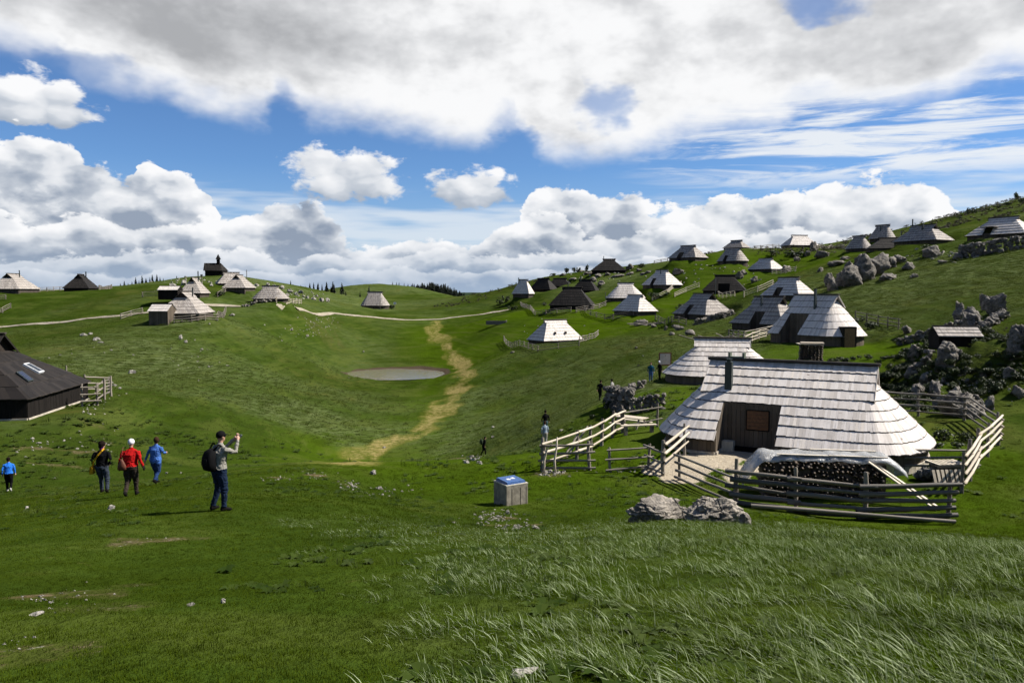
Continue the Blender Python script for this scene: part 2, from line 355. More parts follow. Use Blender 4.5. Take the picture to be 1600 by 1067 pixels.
def patch(px, py, rx, ry, k=1., s=0):
    c = hit(px, py); d = np.hypot((tx - c.x) / rx, (ty - c.y) / ry) + fbm(tx / .8 + s, ty / .8, 4, 71 + s) * 1.3 + fbm(tx * 1.7, ty * 1.7, 2, 90) * .3
    return SM(d, .35, 1.05) * k
bare2 = np.zeros_like(tx)
for i, (px, py, rx, ry, k) in enumerate([(65, 931, .55, .25, 1), (150, 925, .9, .5, .6), (190, 915, .5, .3, .5), (235, 845, .8, .5, .7), (30, 1020, .6, .5, .55), (115, 950, 1.1, .35, .45), (490, 742, 1.2, .8, 1), (440, 746, 1.0, .5, .9), (545, 757, .6, .4, .6),
        (655, 780, .5, .3, .6), (770, 808, .9, .6, .9), (800, 820, .8, .4, .7), (120, 705, 3.5, .8, .8), (75, 725, 2, .6, .7), (160, 690, 1.5, .7, .6), (150, 665, 2.5, .8, .5), (150, 770, 1.2, .4, .5), (60, 775, .8, .4, .5), (75, 545, 3, 2, .5), (90, 548, 4, 2, .4),
        (730, 715, 1.0, .8, .8), (860, 740, 1.5, .6, .8), (230, 655, 3, 2, .25), (500, 515, 7, 6, .45), (520, 503, 7, 5, .4), (90, 485, 10, 1.5, .4), (130, 475, 8, 1.2, .4), (360, 520, 6, 5, .3), (660, 575, 5, 1.5, .6)]):
    bare2 = np.maximum(bare2, patch(px, py, rx, ry, k * .78, i * 3))
yd = SM(poly_dist(tx, ty, [hit(1060, 738), hit(1130, 712), hit(1190, 706)])[0] + fbm(tx / .9, ty / .9, 3, 33) * .8, .9, 1.7)
yd = np.maximum(yd, SM(poly_dist(tx, ty, [hit(1150, 745), hit(1180, 728)])[0] + fbm(tx / .9, ty / .9, 3, 35) * .8, .3, 1.1) * .8)
POND = Vector((*hit(619, 583)[:2], 0)); POND_R = 9.7
pdn = np.hypot((tx - POND.x), (ty - POND.y)) / POND_R + fbm(tx / 4, ty / 4, 3, 17) * .10
mud = SM(pdn, 1.0, 1.22)
# silvery long grass: foreground right, the far bowl side, the right-hand slopes
u = tx / np.maximum(ty, .1)
near = ty < 34
edge = np.interp(ty, [4, 7, 10, 14, 20, 26], [-.25, -.19, -.21, -.28, -.33, -.36])
longg = SM(edge - u + fbm(tx / 1.6, ty / 1.6, 3, 51) * .16, -.10, .02) * SM(ty + (u * -6) + fbm(tx / 2, ty / 2, 2, 55) * 2, 17.5 , 20.5) * near
yardcut = 1 - SM(poly_dist(tx, ty, [hit(1160, 800), hit(1495, 825), hit(1600, 845)])[0], 2.2, 4.2)
longg *= yardcut
sil = np.clip(fbm(tx / 26 + 5, ty / 26, 4, 101) * 1.6 + .25, 0, 1) * (ty > 36)
for (px, py, rx, ry, k) in [(500, 660, 20, 9, .9), (860, 590, 16, 14, .9), (800, 650, 9, 14, .9), (1000, 540, 22, 18, .7), (1450, 430, 40, 22, 1), (1350, 480, 22, 20, 1), (1550, 420, 30, 18, 1), (250, 600, 22, 9, .6), (300, 545, 25, 9, .5)]:
    c = hit(px, py); sil = np.maximum(sil, SM(np.hypot((tx - c.x) / rx, (ty - c.y) / ry) + fbm(tx / 7, ty / 7, 3, 111) * .7, .3, 1.15) * k)
hutlawn = np.zeros_like(tx)
for (px, py, rad_) in [(1250, 740, 15), (1040, 622, 8), (1330, 560, 13), (900, 755, 7), (770, 510, 22), (1150, 430, 30), (950, 500, 25)]:
    c = hit(px, py); hutlawn = np.maximum(hutlawn, SM(np.hypot(tx - c.x, ty - c.y) + fbm(tx / 5, ty / 5, 2, 120) * 5, rad_ * .6, rad_ * 1.1))
sil *= 1 - hutlawn * .85
scrub = SM(np.hypot((tx - 31) / 12, (ty - 56) / 11) + fbm(tx / 2, ty / 2, 3, 5) * .5, .4, 1.0)
hillc = hit(1560, 330); scrub = np.maximum(scrub, SM(np.hypot((tx - hillc.x) / 80, (ty - hillc.y - 20) / 55) + fbm(tx / 8, ty / 8, 3, 6) * .6, .4, 1.0))
c = hit(770, 458); scrub = np.maximum(scrub, SM(np.hypot((tx - c.x) / 26, (ty - c.y) / 16) + fbm(tx / 6, ty / 6, 3, 7) * .5, .4, 1.0) * .7)
msk[sel] = np.c_[np.clip(bare, 0, 1), np.clip(bare2, 0, 1), np.clip(np.maximum(yd, 0), 0, 1)]
msk2[sel] = np.c_[np.clip(longg * .15 + sil * .8, 0, 1), np.clip(np.maximum(lush * .8, hutlawn), 0, 1), np.clip(np.maximum(scrub, mud * 0), 0, 1)]
mudm = np.zeros((NR, NA)); mudm[sel] = mud; longm = np.zeros((NR, NA)); longm[sel] = longg
# sink the pond bed, cut a bank on its far right side
pool = np.zeros((NR, NA)); pool[sel] = SM(pdn, .90, 1.02)
POND.z = float(heights(np.array([POND.x]), np.array([POND.y]))[0]) + .05
GZ = GZ - pool * np.maximum(0, GZ - (POND.z - .35))
# quick look-ups on the finished sheet
NF = len(fine); MAINR = int(np.searchsorted(rad, 640))
def hz(x, y):
    r, a = math.hypot(x, y), math.degrees(math.atan2(x, y))
    if abs(a) > 40.9 or r < 1 or r > 600: return float(heights(np.array([x]), np.array([y]))[0])
    i = int(np.searchsorted(rad, r)) - 1; fr = (r - rad[i]) / (rad[i + 1] - rad[i]); c = (a + 41) / .2; j = int(c); fa = c - j
    return float((GZ[i, j] * (1 - fa) + GZ[i, j + 1] * fa) * (1 - fr) + (GZ[i + 1, j] * (1 - fa) + GZ[i + 1, j + 1] * fa) * fr)
_hit_slow = hit
def hit(px, py):
    d = pdir(px, py); h = math.hypot(d.x, d.y); a = math.degrees(math.atan2(d.x, d.y))
    if abs(a) > 40.5: return _hit_slow(px, py)
    prof = GZ[:MAINR, min(NF - 1, max(0, round((a + 41) / .2)))]; below = d.z / h * rad[:MAINR] - prof; below[rad[:MAINR] < 3] = 1
    k = np.where(below <= 0)[0]
    if len(k) == 0:
        i = int(np.argmin(np.where(rad[:MAINR] > 20, below / rad[:MAINR], 9))); r = rad[i]
    else:
        i = max(1, k[0]); u_ = below[i - 1] / (below[i - 1] - below[i] + 1e-9); r = rad[i - 1] + (rad[i] - rad[i - 1]) * u_
    x, y = d.x / h * r, d.y / h * r; return Vector((x, y, hz(x, y)))
vs = np.c_[GX.ravel(), GY.ravel(), GZ.ravel()]
idx = np.arange(NR * NA).reshape(NR, NA)
nx = np.roll(idx, -1, axis=1)
quads = np.stack([idx[:-1], nx[:-1], nx[1:], idx[1:]], -1).reshape(-1, 4)
centre = len(vs); vs = np.r_[vs, [[0, 0, hz(0, 0)]]]
gm = bpy.data.meshes.new('ground')
tri = np.stack([np.full(NA, centre), nx[0], idx[0]], -1)
gm.vertices.add(len(vs)); gm.vertices.foreach_set('co', vs.ravel())
nl = quads.size + tri.size; gm.loops.add(nl); gm.loops.foreach_set('vertex_index', np.r_[quads[:, ::-1].ravel(), tri[:, ::-1].ravel()])
npoly = len(quads) + len(tri); gm.polygons.add(npoly)
starts = np.r_[np.arange(len(quads)) * 4, len(quads) * 4 + np.arange(len(tri)) * 3]
gm.polygons.foreach_set('loop_start', starts); gm.update(calc_edges=True); gm.validate()
gm.polygons.foreach_set('use_smooth', np.ones(len(gm.polygons), bool))
for nm, arr in (('cover', msk), ('turf', msk2)):
    at_ = gm.attributes.new(nm, 'FLOAT_COLOR', 'POINT')
    full = np.ones((len(vs), 4)); full[:-1, :3] = arr.reshape(-1, 3); full[-1, :3] = 0
    at_.data.foreach_set('color', full.ravel())
at_ = gm.attributes.new('mud', 'FLOAT', 'POINT'); at_.data.foreach_set('value', np.r_[mudm.ravel(), 0.])
if gm.polygons[0].normal.z < 0: gm.flip_normals()
ground = bpy.data.objects.new('ground', gm); COL.objects.link(ground); ground['kind'] = 'structure'

def new_mat(name):
    m = bpy.data.materials.new(name); m.use_nodes = True; nt = m.node_tree
    b = nt.nodes['Principled BSDF']; return m, G(nt), b
def attr(g, name, out='Fac'):
    n = g.new('ShaderNodeAttribute', attribute_name=name); return S(g.nt, n.outputs[out])
def bump(g, b, h, strength=.5, dist=.1):
    n = g.new('ShaderNodeBump'); n.inputs['Strength'].default_value = strength; n.inputs['Distance'].default_value = dist
    g.link(h, n.inputs['Height']); g.link(n.outputs[0], b.inputs['Normal'])

m, g, b = new_mat('meadow')
pos = S(g.nt, g.new('ShaderNodeNewGeometry').outputs['Position'])
px_, py_, pz_ = g.sep(pos)
cov = attr(g, 'cover', 'Color'); cr, cg, cb = g.sep(cov); tur = attr(g, 'turf', 'Color'); t_long, t_lush, t_scrub = g.sep(tur); t_mud = attr(g, 'mud')
n_big = g.noise(pos, .05, 4, .6); n_mid = g.noise(pos, .35, 4, .6); n_fine = g.noise(pos, 2.2, 4, .65); n_det = g.noise(pos, 11, 3, .7)
strk = g.noise(g.comb(px_ * .35 + py_ * .3, py_ * .9 - px_ * .25, pz_ * .6), 1.6, 4, .65)
base = g.mix(n_mid.step(.35, .68), (0.0202, 0.03585, 0.004277), (0.03208, 0.0525, 0.006653))
base = g.mix(n_big.step(.42, .66) * .55, base, (0.03564, 0.04866, 0.009504))
base = g.mix(t_lush * n_big.step(.25, .6) * .85, base, (0.04039, 0.0717, 0.001901))
base = g.mix(t_long * (strk.step(.28, .66)) * .9, base, (.108, .130, .054))  # silver-green long grass, with its wind-blown sheen put into the colour
base = g.mix(n_fine.step(.55, .78) * .35, base, (0.024, 0.033, 0.003))
base = g.mix(t_scrub * n_mid.step(.40, .60) * .75, base, (0.03, 0.039, 0.0075))
base = g.mix(t_scrub * n_fine.step(.52, .70) * .5, base, (0.054, 0.045, 0.018))
cont = g.noise(g.comb(px_ * .10, py_ * .10, pz_ * 1.5), 1.0, 4, .62)                      # faint paths along the contours
base = g.mix(cont.step(.50, .64) * .5, base, (0.06, 0.075, 0.015)); base = g.mix(cont.step(.46, .36) * .5, base, (0.0195, 0.0315, 0.00225))
dry = (n_big * .5 + n_mid * .5).step(.56, .66) * (t_lush.rsub(1.)) * .5
base = g.mix(dry, base, (0.063, 0.06, 0.015))
base = g.mix((n_det.step(.3, .8)) * .45, base, g.mix(.5, base, (0.012, 0.0195, 0.0015)))
soil = g.mix(n_fine.step(.3, .7), (.140, .108, .036), (.235, .192, .078))
base = g.mix((cr * 1.6 + (n_mid - .5) * .8).step(.1, .8) * .55, base, (0.099, 0.099, 0.018))          # trampled, yellowed grass
base = g.mix((cr * 1.1 + (n_fine - .5) * 1.7 + (n_mid - .5) * 1.0 + (n_det - .5) * .7).step(.36, 1.15) * .85, base, soil)
peb = g.vor(pos, 7.0)
soil2 = g.mix(peb.step(.30, .10) * n_mid.step(.3, .6), g.mix(n_fine.step(.35, .7), (0.075, 0.051, 0.0255), (0.11, 0.085, 0.055)), (0.3, 0.28, 0.24))
base = g.mix(cg.step(.05, .6) * .5, base, (.050, .050, .014))
base = g.mix((cg * 1.1 + (n_det - .5) * 1.4 + (n_fine - .5) * 1.2).step(.42, .95) * .9, base, soil2)
grav = g.mix(n_det.step(.35, .7), (0.26, 0.22, 0.16), (0.36, 0.31, 0.24))
base = g.mix((cb + (n_fine - .5) * .5).step(.35, .65), base, grav)
base = g.mix((t_mud + (n_fine - .5) * .5).step(.4, .7), base, (0.0525, 0.0405, 0.027))
dist_ = (px_ * px_ + py_ * py_).pw(.5)
far_ = dist_.step(600, 1300); base = g.mix(far_, base, (.02, .032, .018))
g.link(base, b.inputs['Base Color']); b.inputs['Roughness'].default_value = .85; b.inputs['Specular IOR Level'].default_value = 0.
hb = n_fine * .5 + n_det * .25 + cont * 1.2 + strk * t_long * .5 + n_mid * .5
bump(g, b, hb, 1.0, .22)
gm.materials.append(m); MEADOW = m

# pond water
wm, g, b = new_mat('pond_water')
b.inputs['Base Color'].default_value = (.135, .118, .090, 1); b.inputs['Roughness'].default_value = .10; b.inputs['IOR'].default_value = 1.33; b.inputs['Specular IOR Level'].default_value = .5
pw_ = S(g.nt, g.new('ShaderNodeNewGeometry').outputs['Position'])
bump(g, b, g.noise(pw_, 2.5, 3, .6), .35, .06)
bm = bmesh.new(); ring = []
for i in range(72):
    a = i / 72 * 2 * math.pi; ring.append(bm.verts.new((POND.x + math.cos(a) * POND_R * 1.15, POND.y + math.sin(a) * POND_R * 1.15, POND.z - .12)))
bm.faces.new(ring); pm = bpy.data.meshes.new('pond'); bm.to_mesh(pm); bm.free(); pm.materials.append(wm)
po = bpy.data.objects.new('pond', pm); COL.objects.link(po); po['kind'] = 'structure'; po['label'] = 'round muddy grey pond at the bottom of the bowl'
# ------------------------------------------------------------------ materials
def uvnode(g): return S(g.nt, g.new('ShaderNodeUVMap').outputs[0])
def objco(g): return S(g.nt, g.new('ShaderNodeTexCoord').outputs['Object'])
def objrnd(g): return S(g.nt, g.new('ShaderNodeObjectInfo').outputs['Random'])
def white(g, vec):
    n = g.new('ShaderNodeTexWhiteNoise'); g.link(vec, n.inputs['Vector']); return S(g.nt, n.outputs['Value'])
def floorq(s, k): return (s * k)._m('FLOOR')
def shingle_mat(name, dark, mid, light, w=.22, knots=True):
    m, g, b = new_mat(name); uv = uvnode(g); u, v, _ = g.sep(uv); oc = objco(g)
    cell = floorq(u, 1 / w); row = floorq(v, 1.)
    r1 = white(g, g.comb(cell, row, objrnd(g) * 37)); r2 = white(g, g.comb(cell * 1.7 + 3, row * 2.3, 5.1))
    grain = g.noise(g.comb(u * 22, v * 1.1, r1 * 9), 1.0, 4, .65)
    c = g.mix(r1.step(.1, .55), dark, mid); c = g.mix(r1.step(.45, 1.0), c, light)
    c = g.mix(grain.step(.45, .75) * .35, c, g.mix(.5, c, dark)); c = g.mix(r2.step(.86, .95) * .5, c, (light[0] * 1.12, light[1] * 1.08, light[2]))
    c = g.mix(g.noise(oc, .8, 3, .6).step(.50, .75) * .25, c, dark)
    fr = (u / w)._m('FRACT'); gap = (fr - .5).abs().step(.44, .5)
    c = g.mix(gap * .3, c, (dark[0] * .3, dark[1] * .3, dark[2] * .3))
    st = g.noise(oc, 2.6, 4, .65)
    c = g.mix(st.step(.55, .72) * .35, c, (mid[0] * .62, mid[1] * .62, mid[2] * .6)); c = g.mix(st.step(.40, .28) * .3, c, (mid[0] * .80, mid[1] * .72, mid[2] * .62))
    if knots: c = g.mix(g.vor(g.comb(u * 3.1, v * 1.3, 0.), 1.0).step(.10, .05) * .8, c, (dark[0] * .35, dark[1] * .3, dark[2] * .28))
    g.link(c, b.inputs['Base Color']); b.inputs['Roughness'].default_value = .7; b.inputs['Specular IOR Level'].default_value = .15
    bump(g, b, grain * .5 + gap * -1.0 + r1 * .5, .6, .02); return m
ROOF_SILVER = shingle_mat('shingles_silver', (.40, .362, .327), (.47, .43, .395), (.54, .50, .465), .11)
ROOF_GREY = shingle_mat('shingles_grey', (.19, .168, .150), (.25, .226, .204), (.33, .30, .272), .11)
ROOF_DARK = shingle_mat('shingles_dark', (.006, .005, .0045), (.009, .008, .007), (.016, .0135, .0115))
ROOF_BROWN = shingle_mat('shingles_black_brown', (.010, .0083, .0075), (.0145, .012, .0107), (.021, .0175, .0155), .3, False)
def board_mat(name, a, c_, w=.2):
    m, g, b = new_mat(name); uv = uvnode(g); u, v, _ = g.sep(uv); oc = objco(g)
    cell = floorq(u, 1 / w); r1 = white(g, g.comb(cell, objrnd(g) * 31, 2.2))
    grain = g.noise(g.comb(u * 26, v * 1.6, r1 * 7), 1., 4, .65)
    col = g.mix(r1 * .6 + grain * .4, a, c_); fr = (u / w)._m('FRACT'); gap = (fr - .5).abs().step(.43, .5)
    col = g.mix(gap * .8, col, (a[0] * .2, a[1] * .2, a[2] * .2)); col = g.mix(g.noise(oc, 1.1, 4, .6).step(.5, .75) * .4, col, (a[0] * .6, a[1] * .6, a[2] * .6))
    g.link(col, b.inputs['Base Color']); b.inputs['Roughness'].default_value = .85; b.inputs['Specular IOR Level'].default_value = .1; bump(g, b, grain * .4 - gap, .6, .02); return m
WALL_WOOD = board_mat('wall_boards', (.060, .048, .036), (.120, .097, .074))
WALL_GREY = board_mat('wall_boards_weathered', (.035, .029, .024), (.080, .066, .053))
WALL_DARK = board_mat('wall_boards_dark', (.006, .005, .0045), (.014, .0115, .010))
def wood_mat(name, a, c_, rough=.75):
    m, g, b = new_mat(name); oc = objco(g); x, y, z = g.sep(oc); r = objrnd(g)
    grain = g.noise(g.comb(x * 1.2, y * 1.2, z * .7 + r * 50), 6., 4, .65)
    col = g.mix((grain * .7 + r * .4).step(.2, .85), a, c_); g.link(col, b.inputs['Base Color']); b.inputs['Roughness'].default_value = rough
    bump(g, b, grain, .5, .01); return m
FENCE = wood_mat('fence_wood', (.09, .076, .060), (.20, .172, .138))
FENCE_PALE = wood_mat('fence_wood_bleached', (.28, .235, .175), (.46, .40, .31))
FENCE_DARK = wood_mat('fence_wood_dark', (.05, .044, .036), (.12, .102, .082))
PLANK = wood_mat('sawn_plank', (.36, .31, .24), (.58, .52, .43))
BARK = wood_mat('bark', (.04, .030, .022), (.11, .085, .06), .9)
CUT = wood_mat('cut_wood', (.010, .007, .005), (.060, .041, .026))
def plain(name, c, rough=.7, spec=.3, noise=.25, scale=8., bmp=.3, metal=0.):
    m, g, b = new_mat(name); oc = objco(g); n = g.noise(oc, scale, 4, .6)
    col = g.mix(n.step(.3, .75), tuple(v * (1 - noise) for v in c), tuple(min(1, v * (1 + noise)) for v in c))
    g.link(col, b.inputs['Base Color']); b.inputs['Roughness'].default_value = rough; b.inputs['Specular IOR Level'].default_value = spec; b.inputs['Metallic'].default_value = metal
    if bmp: bump(g, b, n, bmp, .02)
    return m
def stone_mat(name, lo, hi, lichen=(.045, .045, .036)):
    m, g, b = new_mat(name); oc = objco(g); ps = S(g.nt, g.new('ShaderNodeNewGeometry').outputs['Position'])
    n1 = g.noise(ps, 1.3, 5, .65); n2 = g.noise(ps, 7., 5, .7); v = g.vor(g.vm('ADD', ps, g.vm('MULTIPLY', g.noise(ps, 1.5, 3, .6, color=True), (1.2, 1.2, 1.2))), .9, 'DISTANCE_TO_EDGE')
    c = g.mix(n1.step(.32, .66), lo, hi); c = g.mix(n2.step(.50, .70) * .5, c, lichen)
    c = g.mix(v.step(.03, .0) * .5, c, (lo[0] * .3, lo[1] * .3, lo[2] * .3)); c = g.mix(g.noise(ps, 3., 4, .6).step(.60, .70) * .35, c, (.09, .078, .036))
    g.link(c, b.inputs['Base Color']); b.inputs['Roughness'].default_value = .9; bump(g, b, n2 * .6 + n1 + v.step(.08, 0.) * -.5, 1.0, .14); return m
STONE = stone_mat('limestone', (.095, .083, .068), (.27, .238, .198))
STONE_DARK = stone_mat('limestone_shaded', (.060, .053, .044), (.175, .155, .130))  # darker limestone: shade on the outcrop rocks is put into the colour
STONE_WHITE = stone_mat('limestone_pale', (.15, .138, .118), (.31, .288, .25), (.13, .12, .1))
CONCRETE = plain('concrete', (.20, .178, .14), .85, .2, .3, 5., .5)
CONCRETE_PALE = plain('concrete_rim', (.40, .37, .30), .8, .2, .15, 9.)
BASE_STONE = plain('footing_stone', (.36, .32, .26), .9, .2, .25, 3.)
BLUE = plain('blue_paint', (.025, .072, .20), .4, .5, .2, 9., .1)
WHITE = plain('white_paint', (.55, .56, .57), .6, .3, .06, 9., .05)
METAL_DARK = plain('dark_sheet_metal', (.022, .030, .028), .5, .4, .2, 8., .05)
METAL_GREEN = plain('green_sheet_metal', (.10, .115, .085), .5, .4, .2, 8., .05)
SHUTTER = plain('orange_brown_shutter', (.105, .045, .017), .6, .3, .25, 9., .2)
DOOR = plain('brown_door', (.12, .072, .032), .7, .3, .3, 9., .2)
GLASS = plain('window_glass', (.02, .025, .03), .08, .6, .1, 3., 0)
RIDGE = plain('ridge_board', (.050, .043, .037), .8, .2, .35, 5., .3)
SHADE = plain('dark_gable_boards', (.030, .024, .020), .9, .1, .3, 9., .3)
BUTT_SHADOW = plain('shingle_gap_shadow', (.035, .030, .026), .9, .1, .3, 9., .2)  # near-black butt faces paint the shadow line under each shingle course
PANEL = plain('solar_panel', (.012, .018, .04), .25, .5, .1, 3., 0)
m, g, b = new_mat('clear_plastic_sheet')
b.inputs['Base Color'].default_value = (.40, .40, .39, 1); b.inputs['Roughness'].default_value = .22; b.inputs['Specular IOR Level'].default_value = .6
bump(g, b, g.noise(objco(g), 5., 5, .65), .8, .05); PLASTIC = m
tb = g.new('ShaderNodeBsdfTransparent'); tb.inputs[0].default_value = (.9, .9, .9, 1); mx = g.new('ShaderNodeMixShader'); g.link(g.noise(objco(g), 2.2, 4, .6).lin(.35, .65, .15, .6), mx.inputs[0]); g.link(b.outputs[0], mx.inputs[1]); g.link(tb.outputs[0], mx.inputs[2]); g.link(mx.outputs[0], g.nt.nodes['Material Output'].inputs[0])
m, g, b = new_mat('road_gravel')
ps = S(g.nt, g.new('ShaderNodeNewGeometry').outputs['Position']); n = g.noise(ps, .9, 4, .6)
g.link(g.mix(n.step(.35, .7), (.18, .155, .105), (.28, .245, .185)), b.inputs['Base Color']); b.inputs['Roughness'].default_value = .95; bump(g, b, g.noise(ps, 6, 3), .5, .05); ROADM = m

# ------------------------------------------------------------------ mesh builder
class MB:
    def __init__(s): s.v, s.f, s.uv, s.mi = [], [], [], []
    def face(s, pts, uvs=None, mi=0):
        i = len(s.v); s.v += [tuple(p) for p in pts]; s.f.append(tuple(range(i, i + len(pts))))
        s.uv.append(uvs if uvs else [(0., 0.)] * len(pts)); s.mi.append(mi)
    def hexa(s, a, b, mi=0, u=0., endmi=None):
        """two quads a (4 pts) and b (4 pts), joined into a closed six-sided solid"""
        i = len(s.v); s.v += [tuple(p) for p in a] + [tuple(p) for p in b]
        c = [Vector(p) for p in a]; up = (sum((Vector(p) for p in b), Vector()) - sum(c, Vector()))
        n = (c[1] - c[0]).cross(c[2] - c[0]); fs = [(3, 2, 1, 0), (4, 5, 6, 7), (0, 1, 5, 4), (1, 2, 6, 5), (2, 3, 7, 6), (3, 0, 4, 7)]
        if n.dot(up) < 0: fs = [tuple(reversed(f)) for f in fs]
        L = max((Vector(a[0]) - Vector(b[0])).length, (c[0] - c[1]).length, (c[1] - c[2]).length)
        for j, f in enumerate(fs):
            s.f.append(tuple(i + k for k in f)); s.uv.append([(u, 0.), (u, 0.), (u, L), (u, L)]); s.mi.append(endmi if (j == 4 and endmi is not None) else mi)
    def box(s, c, d, rz=0., mi=0, u=0.):
        hx, hy, hz_ = d[0] / 2, d[1] / 2, d[2] / 2; m = Matrix.Rotation(rz, 3, 'Z')
        q = lambda x, y, z: Vector(c) + m @ Vector((x, y, z))
        s.hexa([q(-hx, -hy, -hz_), q(hx, -hy, -hz_), q(hx, hy, -hz_), q(-hx, hy, -hz_)], [q(-hx, -hy, hz_), q(hx, -hy, hz_), q(hx, hy, hz_), q(-hx, hy, hz_)], mi, u)
    def beam(s, p, q, w, h, mi=0, u=0., up=(0, 0, 1)):
        p, q = Vector(p), Vector(q); d = (q - p).normalized(); sx = d.cross(Vector(up))
        if sx.length < 1e-3: sx = Vector((1, 0, 0))
        sx.normalize(); sy = sx.cross(d); a, b_ = sx * w / 2, sy * h / 2
        s.hexa([p - a - b_, p + a - b_, p + a + b_, p - a + b_], [q - a - b_, q + a - b_, q + a + b_, q - a + b_], mi, u)
    def loft(s, rings, cap=True, mi=0):
        n = len(rings[0]); i0 = len(s.v)
        for r in rings: s.v += [tuple(p) for p in r]
        for k in range(len(rings) - 1):
            for j in range(n):
                a, b_ = i0 + k * n + j, i0 + k * n + (j + 1) % n
                s.f.append((a, b_, b_ + n, a + n)); s.uv.append([(j / n, k), ((j + 1) / n, k), ((j + 1) / n, k + 1.), (j / n, k + 1.)]); s.mi.append(mi)
        if cap:
            s.f.append(tuple(i0 + j for j in reversed(range(n)))); s.uv.append([(0., 0.)] * n); s.mi.append(mi)
            e = i0 + (len(rings) - 1) * n; s.f.append(tuple(e + j for j in range(n))); s.uv.append([(0., 0.)] * n); s.mi.append(mi)
    def tube(s, pts, rads, n=8, mi=0, jit=0., sq=1.):
        rings = []; pts = [Vector(p) for p in pts]
        for k, p in enumerate(pts):
            d = (pts[min(k + 1, len(pts) - 1)] - pts[max(k - 1, 0)]).normalized(); a = d.orthogonal().normalized() if abs(d.z) > .9 else d.cross(Vector((0, 0, 1))).normalized(); b_ = d.cross(a)
            rings.append([p + (a * math.cos(t) + b_ * math.sin(t) * sq) * rads[k] * (1 + rng.uniform(-jit, jit)) for t in [2 * math.pi * j / n for j in range(n)]])
        s.loft(rings, True, mi)
    def mesh(s, name, mats, smooth=False):
        me = bpy.data.meshes.new(name); me.from_pydata(s.v, [], s.f)
        ul = me.uv_layers.new(name='UVMap'); ul.data.foreach_set('uv', [c for f in s.uv for p in f for c in p])
        for m_ in (mats if isinstance(mats, (list, tuple)) else [mats]): me.materials.append(m_)
        me.polygons.foreach_set('material_index', s.mi)
        if smooth: me.polygons.foreach_set('use_smooth', [True] * len(me.polygons))
        me.update(); return me
    def build(s, name, mats, parent=None, smooth=False, kind=None): return link(name, s.mesh(name, mats, smooth), parent, kind)
def link(name, me, parent=None, kind=None):
    o = bpy.data.objects.new(name, me); COL.objects.link(o)
    if parent is not None: o.parent = parent
    if kind: o['kind'] = kind
    return o
def tag(o, label, cat, group=None, kind=None):
    o['label'] = label; o['category'] = cat
    if group: o['group'] = group
    if kind: o['kind'] = kind
    return o
def thing(name, label, cat, loc=(0, 0, 0), rz=0., group=None):
    o = bpy.data.objects.new(name, None); COL.objects.link(o); o.location = loc; o.rotation_euler = (0, 0, rz); o.empty_display_size = .2
    return tag(o, label, cat, group)
# a rough round pole of unit length along z, shared by every rail and post
def pole_mesh(name, mat, seed, n=7, rings=5, taper=.8, bend=.35):
    r_ = random.Random(seed); mb = MB(); rs = []
    ph = r_.uniform(0, 6)
    for k in range(rings):
        t = k / (rings - 1); rr = 1 - (1 - taper) * t; ox, oy = math.sin(t * 3.1 + ph) * bend * math.sin(t * math.pi), math.cos(t * 4.2 + ph) * bend * math.sin(t * math.pi)
        rs.append([(ox + math.cos(a) * rr * r_.uniform(.88, 1.1), oy + math.sin(a) * rr * r_.uniform(.88, 1.1), t) for a in [2 * math.pi * j / n for j in range(n)]])
    mb.loft(rs); return mb.mesh(name, mat, True)
POLES = {k: [pole_mesh('pole', mt, i * 7 + 1 + j) for j in range(3)] for i, (k, mt) in enumerate((('grey', FENCE), ('pale', FENCE_PALE), ('dark', FENCE_DARK)))}
def pole(name, p, q, r, parent, kind='grey', j=None):
    """p, q in the parent's frame"""
    p, q = Vector(p), Vector(q); d = q - p
    o = link(name, POLES[kind][rng.randrange(3) if j is None else j], parent)
    o.location = p; o.rotation_euler = d.to_track_quat('Z', 'Y').to_euler(); o.scale = (r, r, d.length); return o
